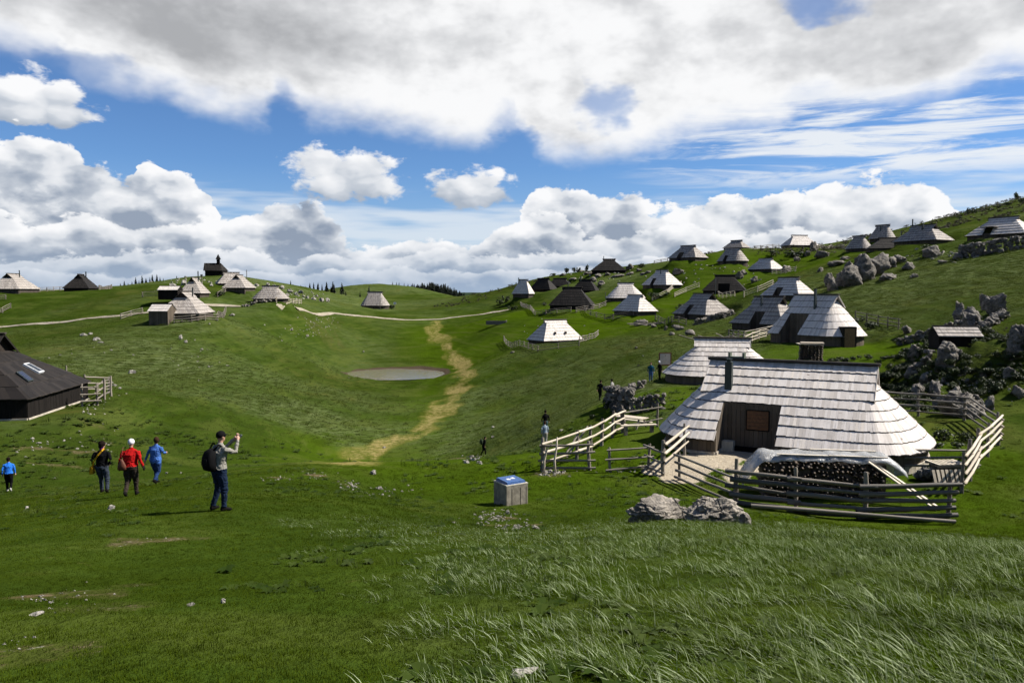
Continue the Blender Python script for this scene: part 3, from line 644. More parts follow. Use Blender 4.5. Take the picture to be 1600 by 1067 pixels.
# ------------------------------------------------------------------ shingled herdsmen's huts
def poly_at(ring, cum, s):
    """point at arc length s along an open polyline; returns segment index and fraction"""
    k = 0
    while k < len(cum) - 2 and s > cum[k + 1]: k += 1
    l = cum[k + 1] - cum[k]; return k, (0. if l < 1e-6 else (s - cum[k]) / l)
def hut(name, label, loc, rz, rl, hw, hr, he, EL_=2.4, ER_=2.4, g_=.33, round_=True, courses=8, roof=None, wall=None, near=False, recess=None, chimney=None,
        gl=None, wwall=.22, over_=.3, base=False, door=None, group='shingled huts of the alpine village', cat='hut', sink=.9, gable_mat=None, swid=.11, ovt=None):
    roof = roof or ROOF_SILVER; wall = wall or WALL_WOOD
    t0 = thing(name, label, cat, loc, rz, group)
    sl = rl / 2 - .42; ov = (g_ + .2) if ovt is None else ovt; gL = g_ if gl is None else gl; gR = g_
    rx = recess[:2] if recess else (-.4, .4); tr = recess[2] if recess else 9.
    nS = 7 if round_ else 2
    zt = lambda t: hr - (hr - he) * (t + .10 * t * (t - 1))       # slightly hollow slope
    def end(t, sgn, E, gg):
        w = hw * t; e = .12 + (E - .12) * max(0., (t - gg) / (1 - gg)); pts = []
        if round_:
            for k in range(nS * 2 + 1):
                a = -math.pi / 2 + math.pi * k / (nS * 2); pts.append((sl + e * math.cos(a) ** .8 if abs(math.cos(a)) > 1e-6 else sl, w * math.sin(a)))
        else:
            pts = [(sl, -w), (sl + e, -w * .97), (sl + e, w * .97), (sl, w)]
        return [(sgn * x, y) for x, y in pts]
    def full(t):
        """closed outline from front-left along the front, round the right end, along the back and the left end"""
        w = hw * t; r = [(-sl, -w), (rx[0], -w), (rx[1], -w)]
        r += end(t, 1, ER_, gR); r += list(reversed(end(t, -1, EL_, gL)))
        return r
    def gab(t, side):
        w = hw * t * side; return [(-rl / 2, w), (rx[0], w), (rx[1], w), (rl / 2, w)]
    th = .048 if near else .055
    ts = [k / courses for k in range(courses + 1)]
    gmin = min(gL, gR)
    roofE = bpy.data.objects.new('roof', None); COL.objects.link(roofE); roofE.parent = t0
    allm = MB()
    for k in range(courses):
        a, b_ = ts[k], ts[k + 1]; strips = []
        if b_ <= max(gL, gR) + .3 / courses:
            strips += [(gab(a, -1), gab(b_, -1), False), (list(reversed(gab(a, 1))), list(reversed(gab(b_, 1))), False)]
        else:
            strips += [(full(a), full(b_), True)]
            if b_ <= ov + .3 / courses:                              # the upper slope runs on past the hip end
                for sg in (-1, 1):
                    for sy in (-1, 1):
                        xs_ = (sl - .06, rl / 2) if sg > 0 else (-rl / 2, -sl + .06)
                        pr = [[(x_, sy * hw * t_) for x_ in xs_] for t_ in (a, b_)]
                        if sy > 0: pr = [list(reversed(r_)) for r_ in pr]
                        strips.append((pr[0], pr[1], False))
        if near: mb = MB()
        for ra, rb, closed in strips:
            za, zb = zt(a), zt(b_)
            A = [Vector((x, y, za + .004)) for x, y in ra]; B = [Vector((x, y, zb + th)) for x, y in rb]
            if closed: A.append(A[0]); B.append(B[0])
            cum = [0.]
            for p, q in zip(B[:-1], B[1:]): cum.append(cum[-1] + (q - p).length)
            if near:
                n = max(1, round(cum[-1] / swid)); s = 0.
                while s < cum[-1] - .02:
                    w = swid * rng.uniform(.7, 1.35); e_ = min(cum[-1], s + w)
                    if cum[-1] - e_ < .07: e_ = cum[-1]
                    mid = (s + e_) / 2; gp = .002
                    k0, f0 = poly_at(B, cum, s + gp); k1, f1 = poly_at(B, cum, e_ - gp)
                    P0, P1 = A[k0].lerp(A[k0 + 1], f0), A[k1].lerp(A[k1 + 1], f1); Q0, Q1 = B[k0].lerp(B[k0 + 1], f0), B[k1].lerp(B[k1 + 1], f1)
                    km, fm = poly_at(B, cum, mid); Mx = B[km].lerp(B[km + 1], fm)
                    s = e_
                    if recess and b_ > tr + .01 and rx[0] < Mx.x < rx[1] and Mx.y < 0: continue
                    j = rng.uniform(-.011, .011); ext = rng.uniform(0, .03); dz = Vector((0, 0, j))
                    o0, o1 = (Q0 - P0) * (ext / max(.1, (Q0 - P0).length)), (Q1 - P1) * (ext / max(.1, (Q1 - P1).length))
                    dn = Vector((0, 0, -(th + .01)))
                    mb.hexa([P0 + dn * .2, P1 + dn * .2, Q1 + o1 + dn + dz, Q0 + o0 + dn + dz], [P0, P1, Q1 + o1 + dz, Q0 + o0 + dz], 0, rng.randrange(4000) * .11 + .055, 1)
            else:
                u = 0.
                for i in range(len(A) - 1):
                    l = (B[i + 1] - B[i]).length
                    m_ = (B[i] + B[i + 1]) / 2
                    if recess and b_ > tr + .01 and rx[0] - .01 < m_.x < rx[1] + .01 and m_.y < 0 and abs(B[i].y - B[i + 1].y) < .01: u += l; continue
                    if l < .005 and (A[i + 1] - A[i]).length < .005: continue
                    allm.face([B[i], B[i + 1], A[i + 1], A[i]], [(u, k + .98), (u + l, k + .98), (u + l, k + .02), (u, k + .02)])
                    lo = Vector((0, 0, -th - (.05 if k == courses - 1 else 0)))
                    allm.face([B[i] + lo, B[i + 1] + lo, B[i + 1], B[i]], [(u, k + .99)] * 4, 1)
                    u += l
        if near: mb.build('shingle_course', [roof, BUTT_SHADOW], roofE, kind='stuff')
    if not near:
        # the hollow underside, so that the eaves are closed
        allm.build('shingle_courses', [roof, BUTT_SHADOW], roofE, kind='stuff')
    # gables under the ridge ends
    for sgn, gg in ((-1, gL), (1, gR)):
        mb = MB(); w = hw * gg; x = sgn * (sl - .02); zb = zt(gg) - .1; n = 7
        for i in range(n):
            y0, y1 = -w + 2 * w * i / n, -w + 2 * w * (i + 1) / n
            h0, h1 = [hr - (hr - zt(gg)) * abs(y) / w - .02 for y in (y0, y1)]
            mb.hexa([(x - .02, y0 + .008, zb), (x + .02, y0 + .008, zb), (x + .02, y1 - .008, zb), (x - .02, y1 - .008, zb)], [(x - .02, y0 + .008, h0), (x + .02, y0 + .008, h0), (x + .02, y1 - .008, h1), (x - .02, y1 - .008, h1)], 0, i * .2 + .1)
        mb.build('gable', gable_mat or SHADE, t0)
        if near:
            for sd in (-1, 1):
                mb = MB(); mb.beam((sgn * (rl / 2 + .012), 0, hr - .03), (sgn * (rl / 2 + .012), sd * hw * ov, zt(ov) - .03), .03, .14); mb.build('barge_board', roof, t0)
    mb = MB()
    for sd in (-1, 1): mb.beam((-rl / 2 - .12, sd * .09, hr + .06), (rl / 2 + .12, sd * .09, hr + .06), .2, .06 if near else .1, 0, 0., (0, -sd * .55, 1))
    mb.build('ridge_cap', RIDGE, roofE)
    # walls follow the eave outline a little way in
    q = 1 - over_ / hw
    def outline():
        r = [(-sl, -hw * q)] + end(1, 1, ER_, gR)[0:0]
        o = [(sgn_x, y) for sgn_x, y in full(1.)]
        return [(x - math.copysign(min(over_, abs(x)) , x) * (0 if abs(x) <= sl + .01 else 1), y * q) for x, y in o]
    o = outline(); closed = o + [o[0]]
    seg = []
    yb = -hw * min(tr, 1.) ; u = 0.
    if recess:
        x0, x1 = rx
        # front wall is broken by the porch: side cheeks and a back wall
        br = []
        for p, q2 in zip(closed[:-1], closed[1:]):
            if abs(p[0] - x0) < .01 and abs(q2[0] - x1) < .01 and p[1] < 0 and q2[1] < 0:
                br += [((x0, p[1]), (x0, yb)), ((x0, yb), (x1, yb)), ((x1, yb), (x1, p[1]))]
            else: br.append((p, q2))
        seg = br
    else: seg = list(zip(closed[:-1], closed[1:]))
    def roof_under(x, y):
        t = min(1., abs(y) / hw); return zt(t)
    mb = MB(); fw = MB()
    for p, q2 in seg:
        L = math.hypot(q2[0] - p[0], q2[1] - p[1])
        if L < .02: continue
        n = max(1, round(L / .2)) if near else max(1, round(L / 1.5))
        dx, dy = (q2[0] - p[0]) / L, (q2[1] - p[1]) / L; nx_, ny_ = dy, -dx
        for i in range(n):
            a0, a1 = i / n, (i + 1) / n
            X0, Y0, X1, Y1 = p[0] + (q2[0] - p[0]) * a0, p[1] + (q2[1] - p[1]) * a0, p[0] + (q2[0] - p[0]) * a1, p[1] + (q2[1] - p[1]) * a1
            ix = abs(X0) <= sl + .02 and abs(X1) <= sl + .02
            h0 = (roof_under(X0, Y0) if ix else he) - .02; h1 = (roof_under(X1, Y1) if ix else he) - .02
            if near:
                t_ = .03 + rng.uniform(0, .012); gp = .006 / L
                e0x, e0y, e1x, e1y = X0 + dx * .006, Y0 + dy * .006, X1 - dx * .006, Y1 - dy * .006
                mb.hexa([(e0x, e0y, -sink), (e1x, e1y, -sink), (e1x + nx_ * t_, e1y + ny_ * t_, -sink), (e0x + nx_ * t_, e0y + ny_ * t_, -sink)],
                        [(e0x, e0y, h0), (e1x, e1y, h1), (e1x + nx_ * t_, e1y + ny_ * t_, h1), (e0x + nx_ * t_, e0y + ny_ * t_, h0)], 0, rng.randrange(900) * .2 + .1)
            else:
                l = L / n; mb.face([(X0, Y0, -sink), (X1, Y1, -sink), (X1, Y1, h1), (X0, Y0, h0)], [(u, 0), (u + l, 0), (u + l, 2), (u, 2)]); u += l
            if base:
                bx = .10; zt_ = .12
                fw.hexa([(X0 - nx_ * .1, Y0 - ny_ * .1, -sink), (X1 - nx_ * .1, Y1 - ny_ * .1, -sink), (X1 + nx_ * bx, Y1 + ny_ * bx, -sink), (X0 + nx_ * bx, Y0 + ny_ * bx, -sink)],
                        [(X0 - nx_ * .1, Y0 - ny_ * .1, zt_), (X1 - nx_ * .1, Y1 - ny_ * .1, zt_), (X1 + nx_ * bx, Y1 + ny_ * bx, zt_), (X0 + nx_ * bx, Y0 + ny_ * bx, zt_)])
    mb.build('wall', wall, t0, kind='stuff' if near else None)
    if base: fw.build('stone_footing', BASE_STONE, t0)
    # dark timber lining closes the loft under the shingles (seen only through the porch)
    mb = MB(); zc = he + .01
    inner = [(x * .97, y * .97, zc) for x, y in o]
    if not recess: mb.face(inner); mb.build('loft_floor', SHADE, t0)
    if chimney:
        for (cx, cy, cw, ch, cap) in chimney:
            zr = roof_under(cx, cy); mb = MB(); mb.box((cx, cy, zr + ch / 2 - .3), (cw, cw, ch + .6)); c_ = mb.build('chimney', METAL_DARK, roofE)
            if cap: mb = MB(); mb.box((cx, cy, zr + ch + .06), (cw * .55, cw * .55, .13)); mb.box((cx, cy, zr + ch + .14), (cw * .8, cw * .8, .03)); mb.build('chimney_pot', METAL_DARK, c_)
    if door:
        for (x, y, w, h, z, nrm, mt, nm) in door:
            mb = MB(); mb.box((x, y, z + h / 2), (w, .07, h), nrm); d_ = mb.build(nm, mt, t0)
    return t0
# ------------------------------------------------------------------ huts
VG = 'shingled huts of the alpine village'
main = hut('shingled_hut', 'big pale shingled hut with porch and black chimney inside the fenced yard', M_LOC, R(-28.7), 7.3, 4.0, 3.85, .66, 2.6, 2.75, .2, True, 9, ROOF_SILVER, WALL_WOOD, True,
    (-2.5, .02, 5 / 9), [(-2.45, -1.5, .31, 1.18, True)], base=True, ovt=4 / 9, sink=1.0, group=VG)
zb = 3.85 - 3.07 * .556
mb = MB(); yb = -4 * 5 / 9
for i in range(5): mb.box((-.98, yb - .052, 1.0 + .085 + i * .17), (.92, .03, .155))
w_ = mb.build('window', SHUTTER, main)
mb = MB()
for sx in (-1, 1): mb.box((-.98 + sx * .485, yb - .05, 1.42), (.04, .05, .90))
for z in (.98, 1.87): mb.box((-.98, yb - .05, z), (.93, .05, .04))
mb.build('frame', WALL_DARK, w_)
mb = MB(); mb.box((-2.2, yb - .25, .22), (.5, .4, .45)); mb.build('porch_bench', CONCRETE_PALE, main)
mb = MB(); mb.box((-1.0, yb - .11, .10), (2.3, .14, .22)); mb.build('sill_beam', WALL_DARK, main)
# ridge vent plates above the chimney
mb = MB(); mb.box((-2.45, .1, 4.02), (.62, .34, .05)); mb.box((-2.78, .1, 4.1), (.1, .36, .26)); mb.box((-2.12, .1, 4.1), (.1, .36, .26)); mb.build('ridge_plate', METAL_GREEN, main)
mb = MB(); mb.beam((.12, -3.88, -.6), (.12, -3.88, .74), .1, .1); mb.build('porch_post', FENCE, main)
mb = MB(); mb.box((1.9, -4.02, .1), (3.4, .05, .9)); mb.build('store_front', WALL_DARK, main)
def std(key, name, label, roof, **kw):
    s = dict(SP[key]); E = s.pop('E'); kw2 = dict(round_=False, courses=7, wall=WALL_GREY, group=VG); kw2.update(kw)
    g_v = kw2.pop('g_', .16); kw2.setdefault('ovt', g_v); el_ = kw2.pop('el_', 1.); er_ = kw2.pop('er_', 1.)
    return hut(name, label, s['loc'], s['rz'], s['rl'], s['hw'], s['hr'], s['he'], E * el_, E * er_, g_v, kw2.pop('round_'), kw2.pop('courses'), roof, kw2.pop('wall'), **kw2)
N = 'shingled_hut'
h = std('behind', N, 'rounded grey shingled hut directly behind the big fenced hut, beside the notice board', ROOF_SILVER, wall=WALL_WOOD, round_=True, courses=8, near=True, g_=.2, ovt=.25, base=False, swid=.14)
s = SP['cone']
h = std('cone', N, 'hut with round shingled cone end facing us, tall black stovepipe and open doorway', ROOF_SILVER, wall=WALL_WOOD, round_=True, courses=6, near=True, g_=.22, ovt=.34, swid=.16, er_=1.1, chimney=[(.9, -s['hw'] * .35, .22, 2.0, False)], recess=(-s['rl'] * .35, s['rl'] * .1, 3 / 6))
_a = R(-20); _px, _py = s['rl'] / 2 - .42 + s['E'] * 1.1 * math.cos(_a), s['hw'] * math.sin(_a)
for (dr, w_, h_, d_, nm, mt) in ((-.43, 1.5, s['he'] + 1.0, .9, 'door_frame', WALL_WOOD), (.03, 1.1, s['he'] + .8, .06, 'door', DOOR)):
    mb = MB(); mb.box((_px + dr * math.cos(_a), _py + dr * math.sin(_a), h_ / 2 - .3), (d_, w_, h_ + .6), _a); mb.build(nm, mt, h)
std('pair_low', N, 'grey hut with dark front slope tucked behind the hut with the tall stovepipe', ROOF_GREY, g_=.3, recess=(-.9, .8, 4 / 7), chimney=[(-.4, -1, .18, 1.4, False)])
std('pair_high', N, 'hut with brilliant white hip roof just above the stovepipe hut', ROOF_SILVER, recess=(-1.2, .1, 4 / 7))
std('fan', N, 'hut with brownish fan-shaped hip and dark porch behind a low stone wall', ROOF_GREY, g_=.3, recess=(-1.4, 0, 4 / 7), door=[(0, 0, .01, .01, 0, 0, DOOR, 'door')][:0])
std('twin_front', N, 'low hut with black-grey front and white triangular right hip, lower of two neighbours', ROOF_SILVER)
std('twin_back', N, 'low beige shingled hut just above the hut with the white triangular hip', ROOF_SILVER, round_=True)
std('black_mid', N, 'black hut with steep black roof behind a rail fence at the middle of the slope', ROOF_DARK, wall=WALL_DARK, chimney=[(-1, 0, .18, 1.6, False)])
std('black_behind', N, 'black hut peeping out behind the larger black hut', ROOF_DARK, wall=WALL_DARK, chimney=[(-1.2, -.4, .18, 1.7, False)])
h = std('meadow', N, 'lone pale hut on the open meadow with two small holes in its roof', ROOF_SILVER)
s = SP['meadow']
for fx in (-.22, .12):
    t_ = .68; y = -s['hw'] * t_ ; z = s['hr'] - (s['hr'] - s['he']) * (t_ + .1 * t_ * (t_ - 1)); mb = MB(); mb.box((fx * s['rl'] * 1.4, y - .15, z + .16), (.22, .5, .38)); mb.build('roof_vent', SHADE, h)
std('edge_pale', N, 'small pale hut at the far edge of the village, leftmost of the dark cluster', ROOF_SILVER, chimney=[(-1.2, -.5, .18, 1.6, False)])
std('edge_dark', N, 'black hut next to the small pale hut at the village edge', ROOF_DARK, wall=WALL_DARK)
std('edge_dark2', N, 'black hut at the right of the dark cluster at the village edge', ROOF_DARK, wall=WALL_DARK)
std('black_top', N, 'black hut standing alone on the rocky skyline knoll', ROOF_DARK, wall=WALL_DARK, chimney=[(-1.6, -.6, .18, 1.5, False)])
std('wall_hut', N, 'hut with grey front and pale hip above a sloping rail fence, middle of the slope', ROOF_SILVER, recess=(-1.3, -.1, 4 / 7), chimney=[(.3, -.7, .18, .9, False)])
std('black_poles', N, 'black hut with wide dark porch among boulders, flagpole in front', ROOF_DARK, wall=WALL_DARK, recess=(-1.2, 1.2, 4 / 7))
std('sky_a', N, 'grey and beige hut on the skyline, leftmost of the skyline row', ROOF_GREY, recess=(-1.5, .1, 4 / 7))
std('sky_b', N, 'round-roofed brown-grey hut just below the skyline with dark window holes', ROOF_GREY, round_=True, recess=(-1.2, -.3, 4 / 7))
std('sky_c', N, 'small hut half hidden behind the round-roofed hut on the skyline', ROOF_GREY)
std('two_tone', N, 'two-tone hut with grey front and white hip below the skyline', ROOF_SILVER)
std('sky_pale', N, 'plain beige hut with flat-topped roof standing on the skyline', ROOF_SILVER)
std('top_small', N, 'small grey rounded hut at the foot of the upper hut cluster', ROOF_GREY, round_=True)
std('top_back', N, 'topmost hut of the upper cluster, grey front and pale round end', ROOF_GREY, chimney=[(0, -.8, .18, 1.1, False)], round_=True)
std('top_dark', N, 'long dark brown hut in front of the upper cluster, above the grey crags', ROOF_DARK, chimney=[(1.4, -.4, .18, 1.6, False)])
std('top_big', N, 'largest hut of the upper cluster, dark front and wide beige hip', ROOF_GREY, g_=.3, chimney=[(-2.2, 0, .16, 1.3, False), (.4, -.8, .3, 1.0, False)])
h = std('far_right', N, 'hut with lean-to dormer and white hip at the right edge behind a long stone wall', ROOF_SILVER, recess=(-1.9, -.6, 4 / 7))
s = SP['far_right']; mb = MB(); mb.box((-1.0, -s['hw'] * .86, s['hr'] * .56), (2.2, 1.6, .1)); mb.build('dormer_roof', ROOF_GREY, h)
std('west_edge', N, 'pale hut at the left edge of the skyline with dark gable and stovepipe', ROOF_GREY, g_=.3, chimney=[(1.2, -.9, .18, 1.7, False)])  # grey shingles on the west huts put their dimmer light into the colour
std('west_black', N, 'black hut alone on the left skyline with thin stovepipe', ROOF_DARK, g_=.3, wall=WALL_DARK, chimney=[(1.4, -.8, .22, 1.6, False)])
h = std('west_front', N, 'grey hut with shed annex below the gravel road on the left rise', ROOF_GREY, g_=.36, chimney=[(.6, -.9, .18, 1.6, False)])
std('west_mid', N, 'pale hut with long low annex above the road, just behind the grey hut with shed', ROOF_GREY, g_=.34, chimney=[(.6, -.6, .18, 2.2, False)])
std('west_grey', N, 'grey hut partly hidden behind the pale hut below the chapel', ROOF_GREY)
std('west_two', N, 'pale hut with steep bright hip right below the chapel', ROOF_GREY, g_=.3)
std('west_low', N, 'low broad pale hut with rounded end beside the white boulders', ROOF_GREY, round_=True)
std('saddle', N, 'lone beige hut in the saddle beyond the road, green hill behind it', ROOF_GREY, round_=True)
# annex sheds of the two western huts
def shed(name, label, px0, px1, pb, pt, D, roof, wall, rz=0., dep=2.2, cat='shed'):
    cx = (px0 + px1) / 2; x = pdir(cx, 500).x * D; w = (px1 - px0) / FPX * D; zt_, z0 = pdir(cx, pt).z * D, pdir(cx, pb).z * (D - dep / 2)
    t0 = thing(name, label, cat, (x, D, z0), rz); H = zt_ - z0; he = H * .58; n = max(3, round(w / .25))
    mb = MB()
    for sd in (-1, 1):
        for k in range(3):
            a, b_ = k / 3, (k + 1) / 3; f = lambda t, dz: [(-w / 2, sd * t * dep / 2 * 1.15, H - (H - he) * t + dz), (w / 2, sd * t * dep / 2 * 1.15, H - (H - he) * t + dz)]
            A, B = f(a, 0), f(b_, .05)
            q = [B[0], B[1], A[1], A[0]] if sd < 0 else [B[1], B[0], A[0], A[1]]
            mb.face(q, [(0, k + .98), (w, k + .98), (w, k + .02), (0, k + .02)]); lo = [(p[0], p[1], p[2] - .07) for p in B]
            mb.face([lo[0], lo[1], B[1], B[0]] if sd < 0 else [lo[1], lo[0], B[0], B[1]], [(0, .5)] * 4)
    mb.build('roof', roof, t0)
    mb = MB(); mb.box((0, 0, H + .03), (w + .1, .2, .08)); mb.build('ridge_cap', RIDGE, t0)
    mb = MB(); i = 0; W2, D2 = w / 2 - .1, dep / 2 - .05
    for p, q in (((-W2, -D2), (W2, -D2)), ((W2, -D2), (W2, D2)), ((W2, D2), (-W2, D2)), ((-W2, D2), (-W2, -D2))):
        L = math.hypot(q[0] - p[0], q[1] - p[1]); hh = [H - (H - he) * min(1, abs(v[1]) / (dep / 2 * 1.15)) - .03 for v in (p, q)]
        if abs(p[0] - q[0]) < .01:
            mb.face([(p[0], p[1], -.8), (q[0], q[1], -.8), (q[0], q[1], hh[1]), (p[0], 0, H - .05), (p[0], p[1], hh[0])], [(0, 0), (L, 0), (L, 1), (L / 2, 2), (0, 1)])
        else: mb.face([(p[0], p[1], -.8), (q[0], q[1], -.8), (q[0], q[1], hh[1]), (p[0], p[1], hh[0])], [(0, 0), (L, 0), (L, 1), (0, 1)])
    mb.build('wall', wall, t0); return t0
shed('lean_to_shed', 'small pale-roofed shed standing against the grey hut on the left rise', 238, 271, 502, 475, 127, ROOF_SILVER, WALL_WOOD, R(-6), 2.8)
shed('long_annex', 'long low pale-roofed annex behind the fence on the left rise', 252, 283, 462, 447, 157, ROOF_SILVER, WALL_DARK, R(4), 3)
shed('rock_shelter', 'small pitched-roof shelter tucked among the boulders on the right slope', 1460, 1524, 546, 510, 60, ROOF_GREY, WALL_DARK, R(-10), 2.4)
# the big dark hut at the left edge: its end hip faces right
dk = hut('dark_hut', 'large dark brown hut cut off by the left edge, two skylights in its roof', DARK_C, R(8), 4.6, 5.5, 5.6, 1.45, 4.6, 4.4, .36, False, 6, ROOF_BROWN, WALL_DARK, True, base=True, sink=1.2, ovt=.42, group=VG, swid=.4)
sk = SP  # skylights on the right hip
def hip_pt(t, v): 
    sl = 4.6 / 2 - .42; e = .12 + (4.4 - .12) * max(0., (t - .36) / .64); z = 5.6 - (5.6 - 1.45) * (t + .10 * t * (t - 1)); return Vector((sl + e, v * 5.5 * t * .97, z))
for (t_, v_, nm, lab) in ((.66, .12, 'skylight', 'white-framed skylight'), (.74, -.55, 'skylight', 'dull frameless skylight')):
    c0 = hip_pt(t_, v_); dn = (hip_pt(t_ + .05, v_) - c0).normalized(); sx = Vector((0, 1, 0)); nn = sx.cross(dn); nn = nn if nn.z > 0 else -nn
    c0 = c0 + nn * .10
    def quad(w, h, off): return [c0 + sx * (a * w) + dn * (b_ * h) + nn * off for a, b_ in ((-1, -1), (1, -1), (1, 1), (-1, 1))]
    mb = MB(); mb.hexa(quad(.42, .62, -.1), quad(.42, .62, .06), 0); fr = mb.build(nm, WHITE if lab[0] == 'w' else METAL_DARK, dk); fr['label'] = lab
    mb = MB(); mb.hexa(quad(.32, .52, .02), quad(.32, .52, .075), 0); mb.build('pane', GLASS if lab[0] == 'w' else PANEL, fr)
# ------------------------------------------------------------------ chapel on the hilltop
ch = thing('chapel', 'small black wooden chapel with a pointed turret on the green hilltop', 'chapel', (CH.x, CH.y, CH.z), R(14))
mb = MB(); Lc, Wc, He, Hr = 6.4, 2.3, 2.0, 4.6
wl = [(-Lc / 2 + .2, -Wc + .5), (Lc / 2 - .6, -Wc + .5), (Lc / 2 + .7, -Wc * .4), (Lc / 2 + .7, Wc * .4), (Lc / 2 - .6, Wc - .5), (-Lc / 2 + .2, Wc - .5)]
for p, q in zip(wl, wl[1:] + wl[:1]): mb.face([(*p, -1), (*q, -1), (*q, He + .3), (*p, He + .3)], [(0, 0), (3, 0), (3, 2), (0, 2)])
mb.build('wall', WALL_DARK, ch)
mb = MB(); ap = (Lc / 2 - 1.3, 0, Hr); lf = (-Lc / 2 - .2, 0, Hr); ev = [(-Lc / 2 - .3, -Wc, He), (Lc / 2 - .8, -Wc, He), (Lc / 2 + 1.1, -Wc * .5, He - .1), (Lc / 2 + 1.1, Wc * .5, He - .1), (Lc / 2 - .8, Wc, He), (-Lc / 2 - .3, Wc, He)]
mb.face([ev[0], ev[1], ap, lf], [(0, 0), (6, 0), (5, 3), (0, 3)]); mb.face([ev[4], ev[5], lf, ap], [(0, 0), (6, 0), (6, 3), (1, 3)])
for i in (1, 2, 3): mb.face([ev[i], ev[i + 1], ap], [(0, 0), (2, 0), (1, 3)])
mb.face([ev[5], ev[0], lf], [(0, 0), (4, 0), (2, 3)]); mb.build('roof', ROOF_DARK, ch)
mb = MB(); mb.box((1.1, 0, Hr + .35), (1.0, 1.0, 2.0)); tw = mb.build('turret', WALL_DARK, ch)
mb = MB(); b4 = [(1.1 + sx * .8, sy * .8, Hr + 1.3) for sx, sy in ((-1, -1), (1, -1), (1, 1), (-1, 1))]
for i in range(4): mb.face([b4[i], b4[(i + 1) % 4], (1.1, 0, Hr + 3.1)])
mb.face(list(reversed(b4))); mb.build('spire', ROOF_DARK, tw)
# ------------------------------------------------------------------ gravel road, draped on the slope
def ribbon(name, pts, w, mat, lift=.05, step=2.0, label=None):
    P_ = []
    for a, b_ in zip(pts[:-1], pts[1:]):
        n = max(1, int((b_ - a).length / step))
        for i in range(n): P_.append(a.lerp(b_, i / n))
    P_.append(pts[-1]); mb = MB(); L, Rr = [], []
    for i, p in enumerate(P_):
        d = (P_[min(i + 1, len(P_) - 1)] - P_[max(i - 1, 0)]); d.z = 0; d.normalize(); s_ = Vector((d.y, -d.x, 0)); ww = w / 2 * (1 + .25 * math.sin(i * 1.7) * math.sin(i * .6))
        for lst, k in ((L, -1), (Rr, 1)):
            q = p + s_ * ww * k; lst.append(Vector((q.x, q.y, hz(q.x, q.y) + lift)))
    for i in range(len(P_) - 1): mb.face([L[i], Rr[i], Rr[i + 1], L[i + 1]])
    o = mb.build(name, mat, None, True, 'structure')
    if label: o['label'] = label
    return o
ribbon('road', [hit(*p) for p in [(-30, 513), (60, 506), (120, 501), (180, 495), (232, 489), (262, 486)]], 1.7, ROADM, .1)
ribbon('road', [hit(*p) for p in [(322, 477), (350, 478), (376, 479)]], 1.9, ROADM, .12)
ribbon('road', [hit(*p) for p in [(436, 481), (470, 483), (520, 489), (570, 495), (620, 499), (660, 500), (690, 499), (730, 494), (770, 488), (795, 484)]], 1.4, ROADM, .1)

# ------------------------------------------------------------------ fences
FG = 'wooden rail fences of the village'
def fence(label, pts, H=1.25, rails=3, spacing=2.4, kind='grey', rk=None, pr=.07, rr=.045, top=.94, low=.22, lean=0., group=None, name='rail_fence', posts=True, cat='fence', over=.25, flat_rail=False, tall=0.):
    """pts: ground points; posts at every corner and about every `spacing` metres"""
    P_ = []
    for a, b_ in zip(pts[:-1], pts[1:]):
        n = max(1, round((b_ - a).length / spacing))
        for i in range(n): q = a.lerp(b_, i / n); P_.append(Vector((q.x, q.y, hz(q.x, q.y))))
    P_.append(Vector((pts[-1].x, pts[-1].y, hz(pts[-1].x, pts[-1].y))))
    t0 = thing(name, label, cat, P_[0], 0., group); o = P_[0]
    if posts:
        for p in P_:
            h_ = H * rng.uniform(.97, 1.12) + tall * rng.random(); pole('post', p - o - Vector((0, 0, .3)), p - o + Vector((rng.uniform(-.05, .05), rng.uniform(-.05, .05), h_)), pr * rng.uniform(.85, 1.15), t0, kind)
    for a, b_ in zip(P_[:-1], P_[1:]):
        d = (b_ - a).normalized(); sd = Vector((d.y, -d.x, 0)) * (pr + rr * .6) * (1 if d.x > 0 else -1)
        for k in range(rails):
            f = low + (top - low) * k / max(1, rails - 1)
            p = a - o + sd + Vector((0, 0, H * f + rng.uniform(-.03, .03))) - d * over * rng.uniform(.4, 1); q = b_ - o + sd + Vector((0, 0, H * f + rng.uniform(-.03, .03))) + d * over * rng.uniform(.4, 1)
            pole('rail', p, q, rr * rng.uniform(.85, 1.2), t0, rk or kind)
    return t0
HP = lambda *ps: [hit(*p) for p in ps]
W3 = lambda px, D: at(px, D)
# the big fenced yard
fence('front yard fence of five dark rails in front of the covered woodpile', [W3(1154, 25.9), W3(1250, 25.2), W3(1360, 24.8), W3(1493, 24.6)], 1.42, 5, 3.2, 'grey', 'dark', .085, .082, .80, .08, over=.35)
fence('wavy four-rail yard fence between the gravel yard and the twin boulders', [W3(1065, 29.4), W3(1154, 25.9)], 1.0, 4, 4.0, 'grey', None, .065, .05, .95, .1)
fence('short gate-end fence with pale upper rails at the corner of the big hut', [W3(1039, 30.0), W3(1073, 33.2)], 1.35, 3, 6, 'grey', 'pale', .075, .055, .95, .45)
fence('low three-rail fence panel left of the gravel yard', [W3(955, 30.6), W3(1016, 30.9), W3(1039, 30.0)], 1.02, 3, 2.6, 'grey', None, .06, .05, .9, .12)
fence('short four-rail fence panel at the left end of the yard', [W3(849, 31.0), W3(923, 31.0)], 1.2, 4, 4, 'grey', None, .085, .05, .9, .1)
t = fence('sunlit pale rail fence climbing from the yard corner to the picnic bench', [W3(849, 31.0), W3(903, 33.0), W3(942, 36.4), W3(974, 40.2)], 1.3, 3, 2.2, 'grey', 'pale', .085, .06, .92, .3)
o_ = t.location
